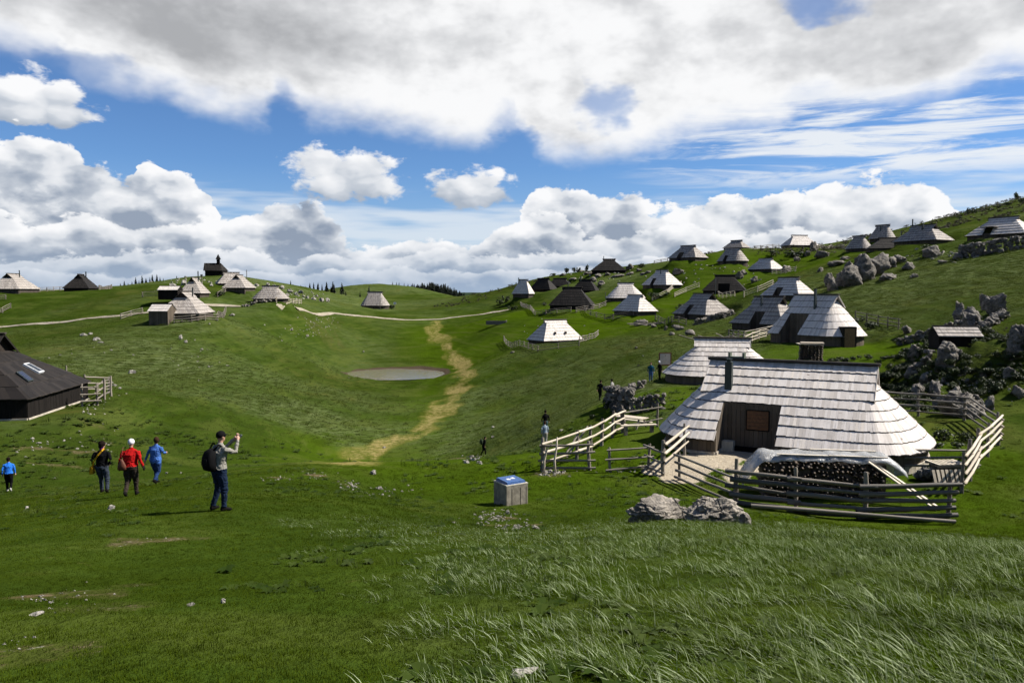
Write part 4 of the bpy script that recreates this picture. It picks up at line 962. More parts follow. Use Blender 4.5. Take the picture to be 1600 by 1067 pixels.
for (pa, Da, ha, pb_, Db, hb) in ((885, 32.2, .25, 918, 34.6, 1.25), (905, 33.0, 1.2, 880, 32.0, .3)):
    a, b_ = at(pa, Da), at(pb_, Db); pole('brace', a - o_ + Vector((.05, .1, ha)), b_ - o_ + Vector((.05, .1, hb)), .045, t, 'grey')
fence('grey rails running from the picnic bench to the big hut', [W3(974, 40.2), W3(1030, 40.5)], 1.2, 2, 4, 'grey', None, .07, .05, .9, .35)
fence('bright bleached rail fence leaning up the right side of the yard', [W3(1514, 27.6), W3(1535, 31.2), W3(1567, 36.2)], 1.5, 4, 2.6, 'grey', 'pale', .08, .055, .96, .3, over=.5)
fence('dark four-rail fence along the back of the yard', [W3(1567, 36.2), W3(1513, 40.5), W3(1440, 42.4), W3(1380, 44)], 1.35, 4, 3.2, 'grey', None, .09, .055, .93, .22)
fence('three-rail fence between the big hut and the pallet table', [W3(1354, 30.8), W3(1381, 30.6), W3(1530, 30.5)], 1.05, 3, 6.0, 'grey', None, .06, .055, .95, .35)
# fence by the dark hut on the left
fence('weathered fence with gate beside the large dark hut', [W3(124, 58), W3(148, 58.5), W3(170, 65)], 1.6, 3, 3.2, 'grey', None, .1, .07, .92, .25)
fence('far side of the enclosure beside the large dark hut', [W3(129, 66), W3(166, 69)], 1.5, 3, 3.2, 'grey', None, .1, .06, .92, .25)
fence('rail fence on the slope above the ridge of the large dark hut', [W3(-8, 88), W3(24, 90)], 1.4, 3, 3, 'grey', None, .1, .07, .92, .25)
# fences further off
FAR = [('fence ring in front of the lone meadow hut', [(788, 533), (812, 541), (840, 549), (905, 541)], 'grey'),
 ('fence leading away from the right of the lone meadow hut', [(905, 536), (934, 524)], 'grey'),
 ('double rail fence left of the steep black hut', [(814, 478), (836, 492), (870, 489), (892, 487)], 'grey'),
 ('rail fence right of the steep black hut', [(900, 488), (926, 484), (946, 477)], 'grey'),
 ('curved dark fence below the white-hipped twin hut', [(914, 487), (932, 496), (958, 498), (990, 493)], 'dark'),
 ('pale rail sloping up to the hut with grey front and pale hip', [(1019, 470), (1042, 460), (1064, 446)], 'pale'),
 ('pale rail fence left of the black hut with flagpole', [(1054, 464), (1072, 456), (1092, 449)], 'pale'),
 ('white bar fence in front of the black hut with flagpole', [(1123, 464), (1148, 463)], 'pale'),
 ('pale rail fence between the black porch hut and the white-hipped hut', [(1163, 464), (1184, 456), (1207, 447)], 'pale'),
 ('dark rail fence left of the fan-hipped hut', [(1024, 500), (1050, 503), (1072, 508)], 'dark'),
 ('curved rail fence below the grey pair of huts', [(1138, 528), (1162, 532), (1200, 524), (1240, 514)], 'grey'),
 ('short pale fence beside the stovepipe hut', [(1163, 541), (1196, 528)], 'pale'),
 ('rail fence at the left end of the skyline row', [(1022, 413), (1043, 409)], 'grey'),
 ('rail fence between the skyline huts', [(1178, 391), (1198, 389), (1217, 387)], 'grey'),
 ('rail fence right of the plain beige skyline hut', [(1276, 390), (1298, 388), (1318, 390)], 'grey'),
 ('short fence below the two-tone hut', [(1206, 428), (1243, 424)], 'pale'),
 ('dark rail fence right of the stovepipe hut', [(1337, 500), (1372, 508), (1404, 514)], 'dark'),
 ('fence between the two left skyline huts', [(62, 456), (84, 455), (103, 454)], 'grey'),
 ('fence right of the black skyline hut', [(155, 453), (175, 450)], 'grey'),
 ('pale rail fence left of the shed on the left rise', [(189, 499), (205, 494), (222, 490)], 'grey'),
 ('low rail fence in front of the grey hut on the left rise', [(272, 505), (300, 503), (340, 501), (353, 488)], 'grey'),
 ('fence left of the long annex', [(223, 464), (253, 462)], 'grey'),
 ('slanting fence between the annex hut and the hut below the chapel', [(340, 464), (352, 456)], 'grey'),
 ('pale plank fence in front of the low broad hut', [(432, 473), (471, 474)], 'pale'),
 ('bit of fence at the left border below the skyline hut', [(-10, 470), (9, 468)], 'grey'),
 ('pale rails at the left border on the near hillside', [(-10, 495), (17, 482)], 'grey')]
for lab, ps, kd in FAR:
    pts = HP(*ps); D_ = pts[0].y; fence(lab, pts, 1.1, 3, 3.2, kd, None, .07 + D_ * .0002, .04 + D_ * .00015)
# ------------------------------------------------------------------ stones
def rock_mesh(name, seed, sub=3, rough=.32, flat=.8, mat=None):
    bm = bmesh.new(); bmesh.ops.create_icosphere(bm, subdivisions=sub, radius=1.); r_ = random.Random(seed)
    from mathutils import noise as mn
    off = Vector((r_.uniform(-50, 50), r_.uniform(-50, 50), r_.uniform(-50, 50)))
    cuts = [(Vector((r_.gauss(0, 1), r_.gauss(0, 1), r_.gauss(0, .7))).normalized(), r_.uniform(.5, .82)) for _ in range(16)]
    for v in bm.verts:
        p = v.co.copy()
        for n_, d in cuts:
            e = p.dot(n_) - d
            if e > 0: p -= n_ * e * .97
        q = p * 1.2 + off; n1 = mn.fractal(q, 1., 2., 3); rid = abs(mn.noise(q * 1.9)); fine_ = mn.fractal(q * 4.5, 1., 2., 3)
        st_ = abs(mn.noise(Vector((q.x * 1.1, q.y * 1.1, q.z * 4.2)) + off)); blk = mn.cell(q * 1.7 + Vector((mn.noise(q * 2), mn.noise(q * 2 + off), 0)) * .5)
        p *= 1 + rough * n1 * .8 - rough * max(0, .20 - rid) * 2.6 + rough * .35 * fine_ - rough * max(0, .12 - st_) * 2.0 + rough * .10 * blk
        v.co = Vector((p.x, p.y, p.z * flat))
    me = bpy.data.meshes.new(name); bm.to_mesh(me); bm.free(); me.materials.append(mat or STONE)
    if sub > 3: me.polygons.foreach_set('use_smooth', [True] * len(me.polygons))
    return me
RM = [rock_mesh('boulder', 100 + i, 4, mat=STONE_DARK) for i in range(5)]; RW = [rock_mesh('pale_boulder', 130 + i, 3, mat=STONE_WHITE) for i in range(4)]
def rock(label, px, py, w, h, meshes=None, group=None, name='boulder', dep=.8, D=None, rz=None, sinkf=.35, me=None):
    """px, py: middle of the visible foot; w, h in photo pixels"""
    p = hit(px, py) if D is None else at(px, D)
    sc = p.y / FPX; o = link(name, me or rng.choice(meshes or RM)); W_, H_ = w * sc / 2, h * sc
    o.scale = (W_ * 1.08, max(W_ * dep, H_ * .5), H_ / (1 + (1 - sinkf)) * 1.35); o.location = (p.x, p.y + W_ * dep * .4, p.z + o.scale[2] * (.8 - sinkf) - .05 * H_)
    o.rotation_euler = (rng.uniform(-.12, .12), rng.uniform(-.12, .12), rng.uniform(0, 6.28) if rz is None else rz)
    return tag(o, label, 'boulder', group)
rock('wide cracked grey boulder in the foreground, left of the pair by the yard', 1028, 807, 122, 38, D=18.3, me=rock_mesh('boulder', 61, 5, .30, .8), rz=.3, dep=.55)
rock('taller cracked boulder in the foreground, right of the pair by the yard', 1120, 806, 122, 47, D=18.0, me=rock_mesh('boulder', 64, 5, .30, .85), rz=.4, dep=.6)
rock('small slanting stone leaning on the right foreground boulder', 1170, 814, 30, 22, D=17.3, me=rock_mesh('boulder', 33, 4, .4, .9), rz=1.)
rock('pale stone at the bottom edge of the picture', 815, 1072, 62, 20, D=4.75, me=rock_mesh('boulder', 44, 4, .3, .8, STONE_WHITE), rz=.5, name='stone')
for (lab, px, py, w, h) in [('pale flat stone on the lawn left of the photographing man', 172, 797, 20, 9), ('small stone on the lawn at the far left', 41, 795, 9, 5), ('small broken stone on the lawn near the bottom', 348, 942, 15, 8), ('long flat stone in the bare patch on the left lawn', 55, 962, 27, 6), ('thin flat stone right of the bare patch on the lawn', 297, 946, 18, 4),
        ('round pale stone on the hill crest below the track', 583, 741, 16, 8), ('white flat stone on the crest right of the man', 593, 764, 14, 5), ('pale stone in the scree below the concrete box', 793, 803, 9, 8), ('white stone near the scree below the concrete box', 836, 826, 12, 6)]:
    rock(lab, px, py, w, h, RW, name='stone')
G1 = 'grey crags on the right-hand hillside'
for lab, lst in (('grey crag below the upper hut cluster on the right', [(1372, 428, 62, 38), (1352, 440, 50, 40), (1336, 447, 40, 36), (1392, 418, 40, 18), (1318, 447, 24, 24), (1303, 455, 22, 20), (1410, 410, 30, 14), (1388, 438, 40, 13), (1420, 421, 26, 11), (1298, 446, 16, 22), (1358, 420, 36, 16), (1326, 440, 22, 30)]),
        ('dark boulder under the long stone wall at the upper right', [(1457, 402, 34, 22), (1497, 406, 22, 11), (1506, 402, 16, 14), (1535, 398, 30, 12), (1565, 396, 12, 8), (1475, 412, 16, 7), (1430, 434, 18, 6)]),
        ('boulder among the skyline huts', [(1272, 392, 16, 14), (1262, 400, 14, 10), (1245, 408, 12, 7), (1210, 420, 22, 9), (1228, 424, 26, 9), (1145, 446, 14, 12), (1178, 442, 18, 12), (1155, 436, 16, 14), (1163, 430, 14, 10), (1060, 428, 24, 9), (1287, 402, 30, 12), (1305, 415, 30, 10), (1282, 425, 14, 8), (1320, 406, 18, 6)]),
        ('dark rock on the grassy outcrop behind the yard', [(1430, 560, 22, 26), (1452, 570, 26, 14), (1422, 588, 18, 20), (1446, 605, 22, 26), (1470, 640, 30, 22), (1494, 640, 34, 34), (1520, 648, 36, 40), (1548, 640, 28, 24), (1590, 560, 30, 34), (1580, 590, 26, 18), (1540, 590, 18, 12), (1560, 610, 22, 10), (1460, 622, 30, 26), (1438, 618, 26, 20), (1440, 530, 24, 16), (1420, 520, 20, 14), (1595, 620, 30, 20), (1512, 600, 12, 9), (1500, 585, 16, 9), (1535, 618, 12, 8), (1475, 598, 14, 8)]),
        ('small rock in the grass below the fan-hipped hut', [(1004, 508, 26, 9), (1022, 512, 16, 6), (1040, 516, 8, 8), (1062, 516, 22, 10), (1080, 524, 22, 10), (1050, 524, 14, 6), (995, 545, 8, 4), (800, 552, 9, 4)]),
        ('rock on the knoll round the black skyline hut', [(905, 425, 16, 4), (920, 429, 20, 5), (935, 433, 14, 6), (985, 420, 14, 8), (1000, 424, 16, 5), (1012, 427, 14, 4), (880, 431, 12, 4), (895, 437, 16, 5), (925, 441, 22, 9), (940, 446, 16, 7), (985, 429, 22, 5), (968, 433, 24, 5), (1005, 430, 10, 4), (950, 430, 12, 4)])):
    for q in lst: rock(lab, *q, group=lab + ' group')
big = [('big square boulder standing at the top of the right-hand outcrop', 1562, 488, 40, 28), ('pointed rock fin beside the big square boulder', 1541, 484, 20, 26), ('pillar-like rock mass above the shelter roof', 1524, 516, 52, 36), ('mossy cracked rock left of the pillar rock', 1500, 505, 30, 28), ('huge rounded boulder in front of the shelter', 1487, 574, 58, 44), ('dark steep rock face at the right border', 1600, 552, 44, 40), ('dark rock wall under the turf bank behind the yard', 1505, 652, 80, 34)]
for i, (lab, *q) in enumerate(big): rock(lab, *q, me=rock_mesh('boulder', 300 + i, 5, .3, 1., STONE_DARK), sinkf=.25)
lab = 'white limestone boulder strewn on the left rise below the chapel'
for q in [(270, 448, 12, 6), (286, 446, 14, 10), (300, 447, 9, 5), (330, 447, 8, 4), (400, 447, 10, 5), (418, 448, 10, 8), (428, 449, 9, 6), (440, 452, 10, 7), (452, 457, 12, 8), (462, 461, 9, 6), (470, 458, 10, 5), (448, 462, 9, 5), (480, 466, 9, 5), (490, 469, 10, 5), (502, 471, 14, 8), (512, 472, 10, 7), (474, 464, 8, 4), (495, 464, 7, 4)]:
    rock(lab, *q, RW, lab + ' group')
lab = 'pale stone lying in the grass on the slope of the bowl'
for q in [(130, 525, 14, 5), (150, 532, 16, 6), (140, 523, 8, 4), (157, 536, 10, 3), (282, 530, 8, 8), (290, 536, 9, 5), (284, 503, 6, 4), (327, 506, 5, 3), (205, 584, 12, 7), (175, 599, 7, 3), (178, 603, 14, 4), (187, 608, 9, 4), (315, 547, 7, 3), (326, 574, 5, 3), (60, 693, 12, 3), (173, 548, 6, 3), (310, 595, 5, 2), (355, 572, 6, 2), (362, 494, 14, 5), (480, 525, 7, 4), (455, 517, 9, 3), (130, 645, 6, 4), (50, 686, 8, 3), (100, 689, 6, 3), (120, 702, 6, 3), (600, 700, 8, 3), (770, 668, 8, 3), (877, 672, 8, 3), (770, 683, 9, 3), (568, 550, 6, 3), (975, 607, 5, 3), (998, 572, 4, 3), (1005, 556, 4, 2), (260, 740, 5, 3), (282, 740, 5, 3), (85, 748, 8, 3)]:
    rock(lab, *q, RW, lab + ' group', 'stone')
# scree: too many small stones to count
mb = MB(); rs = random.Random(5)
def pebble(p, r):
    a0 = rs.uniform(0, 6.28); k = rs.uniform(.5, .9)
    b_ = [p + Vector((math.cos(a0 + i * 1.2566) * r * rs.uniform(.7, 1.2), math.sin(a0 + i * 1.2566) * r * k * rs.uniform(.7, 1.2), -r * .3)) for i in range(5)]
    t_ = [q.lerp(p, .45) + Vector((0, 0, r * rs.uniform(.5, .8))) for q in b_]; mb.loft([b_, t_])
for (px, py, sx, sy, n, r) in [(490, 742, 30, 9, 30, .04), (440, 748, 25, 4, 18, .04), (545, 758, 25, 8, 30, .05), (600, 768, 50, 10, 30, .05), (770, 808, 40, 12, 90, .045), (800, 822, 40, 8, 60, .045), (150, 690, 40, 30, 20, .09), (140, 640, 25, 14, 16, .09), (60, 700, 60, 20, 16, .08), (120, 935, 80, 22, 26, .016), (60, 935, 30, 8, 12, .02), (235, 842, 30, 12, 8, .02), (30, 1010, 25, 25, 10, .014),
        (160, 620, 40, 20, 14, .10), (480, 515, 50, 16, 60, .16), (500, 500, 40, 10, 30, .16), (290, 560, 60, 25, 20, .14), (100, 560, 80, 20, 16, .14), (1000, 735, 60, 4, 25, .05), (740, 716, 20, 6, 25, .14), (865, 738, 25, 6, 60, .07), (860, 520, 60, 30, 20, .2), (1120, 735, 40, 12, 80, .03), (1510, 600, 70, 35, 60, .12), (480, 460, 40, 10, 40, .35), (300, 440, 60, 8, 30, .4), (950, 430, 60, 10, 60, .35), (1120, 425, 100, 20, 40, .3), (1480, 400, 60, 12, 40, .3), (620, 590, 80, 2.5, 50, .16)]:
    for _ in range(n):
        q = hit(px + rs.gauss(0, sx * .5), py + rs.gauss(0, sy * .5)); pebble(q, r * rs.uniform(.4, 1.5))
o = mb.build('scattered_stones', STONE_WHITE, None, kind='stuff'); o['label'] = 'small pale stones strewn over the bare patches'; o['category'] = 'stones'
# dry-stone walls, stone by stone
SM_ = [rock_mesh('wall_stone', 400 + i, 3, .35, .8, STONE_DARK) for i in range(5)]
def stone_wall(label, pts, H, th, size, n_max=140, mound=None):
    t0 = thing('stone_wall', label, 'stone wall', pts[0]); t0['kind'] = 'thing'; o0 = pts[0]; n = 0
    for a, b_ in zip(pts[:-1], pts[1:]):
        L = (b_ - a).length; k = max(1, int(L / (size * .62)))
        for lay in range(max(1, round(H / (size * .75)))):
            for i in range(k):
                if n >= n_max: break
                q = a.lerp(b_, (i + rng.uniform(.2, .8)) / k); d = (b_ - a).normalized(); q = q + Vector((d.y, -d.x, 0)) * rng.uniform(-th, th) * (1 - .2 * lay)
                zz = hz(q.x, q.y); s_ = size * rng.uniform(.45, .8); o = link('stone', rng.choice(SM_), t0); n += 1
                o.location = Vector((q.x, q.y, zz + size * (.2 + lay * .7))) - o0; o.scale = (s_ * rng.uniform(.9, 1.4), s_ * rng.uniform(.8, 1.1), s_ * rng.uniform(.7, 1.)); o.rotation_euler = (rng.uniform(-.4, .4), rng.uniform(-.4, .4), rng.uniform(0, 6.28))
    return t0
stone_wall('heap of weathered stones at the corner of the terrace left of the notice board', [W3(952, 58), W3(962, 56), W3(975, 53.5), W3(985, 51)], 1.7, .55, .52, 170)
stone_wall('low stone wall along the far side of the terrace lawn', [W3(957, 60), W3(985, 62.5), W3(1005, 64)], .8, .25, .48, 80)
stone_wall('stacked stone wall between the terrace lawn and the picnic bench', [W3(985, 49.5), W3(1010, 49), W3(1040, 48.5)], .95, .25, .36, 150)
stone_wall('old stone wall curving round the top of the right-hand outcrop', [W3(1404, 74), W3(1430, 73), W3(1460, 72), W3(1490, 71), W3(1515, 69)], 1.1, .35, .6, 170)
stone_wall('broken stone wall running down beside the shelter', [W3(1530, 62), W3(1550, 64), W3(1570, 67)], .8, .3, .6, 90)
stone_wall('ruined stone wall left of the huge rounded boulder', [W3(1425, 57), W3(1440, 57), W3(1458, 57.5)], 1.0, .4, .55, 90)
stone_wall('long dark stone wall in front of the hut at the right edge', [W3(1495, 121), W3(1530, 119), W3(1570, 117), W3(1606, 116)], 2.0, .4, 1.0, 150)
stone_wall('stone wall in front of the fan-hipped hut', [W3(1085, 126), W3(1115, 126), W3(1146, 127)], 1.0, .4, .8, 90)
stone_wall('stone wall beside the gravel road on the left rise', [W3(379, 162), W3(400, 163), W3(423, 164)], .9, .3, .8, 70)
# ------------------------------------------------------------------ concrete box with blue lid
c = at(798, 24.6); a0 = R(32)
cb = thing('concrete_box', 'square concrete box with a blue lid on the lawn', 'utility box', (c.x, c.y, c.z), a0)
mb = MB(); w = .80; H = .70
for (x, y, dx, dy) in ((0, -w / 2 + .05, w, .1), (0, w / 2 - .05, w, .1), (-w / 2 + .05, 0, .1, w - .2), (w / 2 - .05, 0, .1, w - .2)): mb.box((x, y, H / 2 - .2), (dx, dy, H + .4))
mb.build('shell', CONCRETE, cb)
mb = MB()
for (x, y, dx, dy) in ((0, -w / 2 + .05, w + .02, .11), (0, w / 2 - .05, w + .02, .11), (-w / 2 + .05, 0, .11, w - .2), (w / 2 - .05, 0, .11, w - .2)): mb.box((x, y, H + .012), (dx, dy, .03))
mb.build('rim', CONCRETE_PALE, cb)
mb = MB(); q = .33; z0, z1 = H - .02, H + .10
lo = [(-q * 1.1, -q * 1.1, z0), (q * 1.1, -q * 1.1, z0), (q * 1.1, q * 1.1, z0), (-q * 1.1, q * 1.1, z0)]; hi = [(-q, -q, z1), (q, -q, z1), (q, q, z1 + .03), (-q, q, z1 + .03)]
mb.hexa(lo, hi); lid = mb.build('lid', BLUE, cb)
mb = MB()
for (x, y) in ((-.10, -.02), (.09, .03)):
    for (ox, oy, ww, hh) in ((0, 0, .05, .17), (-.045, -.03, .05, .06), (.045, -.03, .05, .06), (0, .06, .10, .04), (-.05, .05, .03, .04), (.05, .05, .03, .04)):
        mb.box((x + ox, y + oy, z1 + .015 + (y + oy) * .045), (ww, hh, .012), .1)
mb.build('white_marks', WHITE, lid)
mb = MB()
for k in (-.2, .12, .34): mb.box((k, -w / 2 - .001, H / 2 - .1), (.012, .012, H))
mb.build('joint', SHADE, cb)
# ------------------------------------------------------------------ woodpile under a plastic sheet
wp = thing('woodpile', 'long stack of split firewood behind the front fence', 'woodpile', at(1290, 27.4), R(-6))
o0 = wp.location; L, Hh, dp = 4.3, 1.35, 1.0
lg = [pole_mesh('log', CUT, 70 + k, 6, 2, .96, 0) for k in range(3)]
k = 0
for r_ in range(9):
    for i in range(int(L / .15) - abs(r_ - 4) // 3):
        if rng.random() < .14: continue
        o = link('log', lg[(i * 7 + r_) % 3], wp); rr = rng.uniform(.035, .09); o.scale = (rr, rr * rng.uniform(.8, 1.1), dp * rng.uniform(.92, 1.05))
        o.location = (-L / 2 + (i + .5 * (r_ % 2)) * .15 + rng.uniform(-.07, .07), -dp / 2 + rng.uniform(-.14, .08), .08 + r_ * .145 + rng.uniform(-.05, .05)); o.rotation_euler = (R(-90), 0, 0)
mb = MB()
mb.box((0, .06, .6), (L - .1, dp - .12, 1.2)); mb.build('log_core', BARK, wp)
def sheet(name, fn, nu, nv, mat, parent, th=.01):
    mb = MB(); g_ = [[Vector(fn(i / nu, j / nv)) for j in range(nv + 1)] for i in range(nu + 1)]
    for i in range(nu):
        for j in range(nv): mb.face([g_[i][j], g_[i + 1][j], g_[i + 1][j + 1], g_[i][j + 1]])
    o = mb.build(name, mat, parent, True); bm = bmesh.new(); bm.from_mesh(o.data); bmesh.ops.remove_doubles(bm, verts=bm.verts, dist=1e-4)
    bmesh.ops.solidify(bm, geom=bm.faces[:], thickness=th); bm.to_mesh(o.data); bm.free(); o.data.polygons.foreach_set('use_smooth', [True] * len(o.data.polygons)); return o
from mathutils import noise as mn
def tarp(u, v):
    x = -L / 2 - .75 + (L + 1.35) * u; y = -.62 + 1.3 * v; z = Hh + .13 + .10 * math.sin(v * math.pi)
    edge = max(0, abs(u - .5) - .36) / .14; z -= edge ** 1.4 * (.95 if u < .5 else .5); 
    if v < .12: z -= .16 * (1 - v / .12)
    if v > .85: z -= .4 * (v - .85) / .15
    q = Vector((x * 1.6, y * 2.2, 3)); z += .07 * mn.fractal(q, 1, 2, 3) + .035 * abs(mn.noise(q * 3)); y += .06 * mn.noise(q * 1.7)
    return (x, y, z)
tp = thing('plastic_sheet', 'crumpled clear plastic sheet spread over the firewood stack', 'tarpaulin', wp.location, R(-6))
sheet('sheet', tarp, 60, 16, PLASTIC, tp)
for (x0, x1, y, z) in ((-1.7, .2, -.5, 1.52), (.1, 2.1, -.48, 1.50), (-.4, 1.9, .1, 1.60)):
    mb = MB(); mb.beam((x0, y, z + .04), (x1, y + .05, z), .12, .03); mb.build('batten', PLANK, tp)
for i, (lab, dx) in enumerate((('pale plank leaning from the firewood stack to the grass, upper of two', 0.), ('pale plank leaning from the firewood stack to the grass, lower of two', .32))):
    p, q = at(1366, 26.9), at(1482, 25.4); pl = thing('leaning_plank', lab, 'plank', q)
    mb = MB(); mb.beam(Vector((p.x - .1 - dx * .3, p.y - dx, p.z + 1.45 - i * .06)) - q, Vector((-dx * .6, -dx * .2, .03)), .16, .035); mb.build('board', FENCE_PALE, pl)
# bare log under the front fence
a, b_ = at(1180, 24.9), at(1505, 24.0); pl = thing('fallen_log', 'long bare log lying along the foot of the front fence', 'log', a); pole('trunk', Vector((0, 0, .12)), b_ - a + Vector((0, 0, .1)), .075, pl, 'grey')
# ------------------------------------------------------------------ pallet table
def pallet(label, px, D, rz, z, tilt):
    p = at(px, D); t0 = thing('pallet', label, 'pallet', (p.x, p.y, p.z + z), rz); t0.rotation_euler = (tilt, 0, rz)
    for i in range(7): mb = MB(); mb.box((-.54 + i * .18, 0, .12), (.11, .9, .025)); mb.build('slat', FENCE_PALE, t0)
    for y in (-.38, 0, .38): mb = MB(); mb.box((0, y, .06), (1.2, .09, .09)); mb.build('bearer', FENCE, t0)
pallet('pallet lying flat on the stack in the right of the yard', 1487, 29.4, R(6), .62, 0.)
pallet('pallet leaning against the front of the stack in the yard', 1489, 28.8, R(6), .12, R(68))
p = at(1462, 29.4); t0 = thing('stone_pile', 'small heap of grey stones beside the pallets', 'stones', p)
for i in range(9): o = link('stone', SM_[i % 5], t0); o.location = (rng.uniform(-.45, .25), rng.uniform(-.3, .3), .12 + rng.uniform(0, .25)); s_ = rng.uniform(.14, .26); o.scale = (s_ * 1.3, s_, s_)
mb = MB(); mb.box((.65, .1, .3), (.9, .7, .6)); mb.build('crate', FENCE_DARK, t0)
# ------------------------------------------------------------------ picnic bench on the slope
p = at(987, 42); t0 = thing('picnic_table', 'wooden picnic table with attached benches at the end of the pale fence', 'picnic table', p, R(-38))
for i in range(4): mb = MB(); mb.box((0, -.3 + i * .2, .74), (1.8, .18, .04)); mb.build('table_board', FENCE_PALE, t0)
for y in (-.75, .75): mb = MB(); mb.box((0, y, .44), (1.8, .26, .04)); mb.build('bench_board', FENCE_PALE, t0)
for x in (-.65, .65):
    for sd in (-1, 1): mb = MB(); mb.beam((x, sd * .25, .72), (x, sd * .72, -.1), .08, .05); mb.build('leg', FENCE, t0)
    mb = MB(); mb.beam((x, -.8, .40), (x, .8, .40), .05, .08); mb.build('cross_bar', FENCE, t0)
p = at(1000, 38.6); t0 = thing('plank_bench', 'low pale bench beside the left wall of the big hut', 'bench', p, R(12))
mb = MB(); mb.box((0, 0, .42), (1.9, .32, .05)); mb.build('seat', FENCE_PALE, t0)
for x in (-.7, .7): mb = MB(); mb.box((x, 0, .15), (.12, .28, .5)); mb.build('leg', FENCE, t0)
# bent bare branches by the fence corner
for i, (lab, px, D, pts) in enumerate((('bent bare branch stuck in the ground beside the fence corner', 850, 30.6, [(0, 0, -.2), (.02, 0, .5), (.12, 0, .9), (.34, .02, 1.25)]), ('straight bare stick standing beside the pale fence', 869, 30.5, [(0, 0, -.2), (-.05, 0, .5), (.03, 0, 1.0), (.06, 0, 1.45)]))):
    p = at(px, D); t0 = thing('bare_branch', lab, 'branch', p); mb = MB(); mb.tube(pts, [.05, .045, .04, .03], 7, 0, .1); mb.build('stick', FENCE_PALE, t0, True)
# notice board, wood stack, trough, signs, poles
p = at(1040, 68); t0 = thing('notice_board', 'white notice board in a red-brown frame beside the rounded hut', 'notice board', p, R(4))
for x in (-.52, .52): mb = MB(); mb.beam((x, 0, -.3), (x, 0, 2.25), .09, .09); mb.build('post', SHUTTER, t0)
for z in (2.2, 1.15): mb = MB(); mb.box((0, 0, z), (.95, .07, .09)); mb.build('frame_rail', SHUTTER, t0)
mb = MB(); mb.box((0, -.0, 1.68), (.95, .03, .96)); mb.build('panel', CONCRETE_PALE, t0)
mb = MB(); mb.box((.02, -.03, 1.98), (.05, .02, .08)); mb.build('mark', SHUTTER, t0)
p = at(1268, 71); t0 = thing('wood_stack', 'square stack of split wood under a board cover before the stovepipe hut', 'wood stack', p, R(-12))
for r_ in range(8):
    for i in range(7):
        o = link('log', lg[(i + r_) % 3], t0); o.scale = (.11, .1, 1.1); o.location = (-.9 + i * .3 + rng.uniform(-.04, .04), -.55 + rng.uniform(-.08, .05), .15 + r_ * .2); o.rotation_euler = (R(-90), 0, 0)
mb = MB(); mb.box((0, 0, .8), (1.8, .8, 1.5)); mb.build('core', BARK, t0)
mb = MB(); mb.box((-.1, -.1, 1.78), (2.2, 1.5, .08), .05); mb.box((.1, 0, 1.88), (2.0, 1.3, .06), -.08); mb.build('cover', FENCE_PALE, t0)
p = at(775, 178); t0 = thing('trough', 'low dark water trough with a pale end on the meadow beside the road', 'trough', p + Vector((0, 0, .25)), R(0))
mb = MB(); 
for y in (-.4, .4): mb.box((0, y, .35), (4.6, .12, .9))
mb.box((0, 0, .1), (4.4, .8, .2)); mb.build('basin', FENCE_DARK, t0)
mb = MB(); mb.box((2.4, 0, .4), (.25, 1.1, 1.0)); mb.build('end_slab', BASE_STONE, t0)
def sign(label, px, py, H, w, h, mat, name='sign_post', cat='sign'):
    p = hit(px, py); t0 = thing(name, label, cat, p); mb = MB(); mb.beam((0, 0, -.3), (0, 0, H), .12, .12); mb.build('post', FENCE, t0)
    if w: mb = MB(); mb.box((0, -.1, H - h / 2), (w, .06, h)); mb.build('plate', mat, t0)
sign('small pale sign on a post right of the hut in the saddle', 617, 484, 2.3, .8, .7, WHITE)
sign('bare pole in front of the hut in the saddle', 594, 485, 3.6, 0, 0, WHITE, 'pole', 'pole')
sign('thin post beside the hut below the chapel', 386, 450, 4.2, 0, 0, WHITE, 'pole', 'pole')
sign('thin pole between the annex hut and the chapel', 316, 462, 4.6, .5, .5, FENCE, 'pole', 'pole')
sign('flagpole in front of the black hut with wide porch', 1118, 463, 4.0, 0, 0, WHITE, 'pole', 'pole')
sign('single fence post on the slope near the dark hut', 104, 589, 1.3, 0, 0, WHITE, 'pole', 'pole')
sign('pale marker post above the boulders left of the twin huts', 946, 470, 2.2, 0, 0, WHITE, 'pole', 'pole')
# brushwood hedge of loose poles behind the rounded hut
p = at(1178, 66); t0 = thing('pole_stack', 'loose bundle of thin poles leaning beside the rounded hut', 'pole stack', p)
for i in range(22):
    a = at(1160 + i * 1.6, 70 - i * .4) - p; pole('pole', a + Vector((rng.uniform(-.2, .2), rng.uniform(-.3, .3), -.1)), a + Vector((rng.uniform(-1.2, .6), rng.uniform(-.5, .5), rng.uniform(1.2, 2.4))), .05, t0, 'grey')
p = at(1010, 102); t0 = thing('log_heap', 'heap of old timber lying on the meadow left of the fan-hipped hut', 'log heap', hit(1010, 510))
for i in range(16): a = Vector((rng.uniform(-2.4, 2.0), rng.uniform(-.8, .8), rng.uniform(.1, .9))); pole('log', a, a + Vector((rng.uniform(1.2, 2.6) * rng.choice((-1, 1)), rng.uniform(-.4, .4), rng.uniform(-.2, .6))), .10, t0, 'grey')
p = hit(1140, 540); t0 = thing('log_heap', 'tangle of old fence timber below the grey pair of huts', 'log heap', p)
for i in range(20): a = Vector((rng.uniform(-4.5, 3), rng.uniform(-.8, 1.6), rng.uniform(.1, .7))); pole('log', a, a + Vector((rng.uniform(1.0, 2.8) * rng.choice((-1, 1)), rng.uniform(-.6, .6), rng.uniform(-.1, .9))), .06, t0, 'grey')
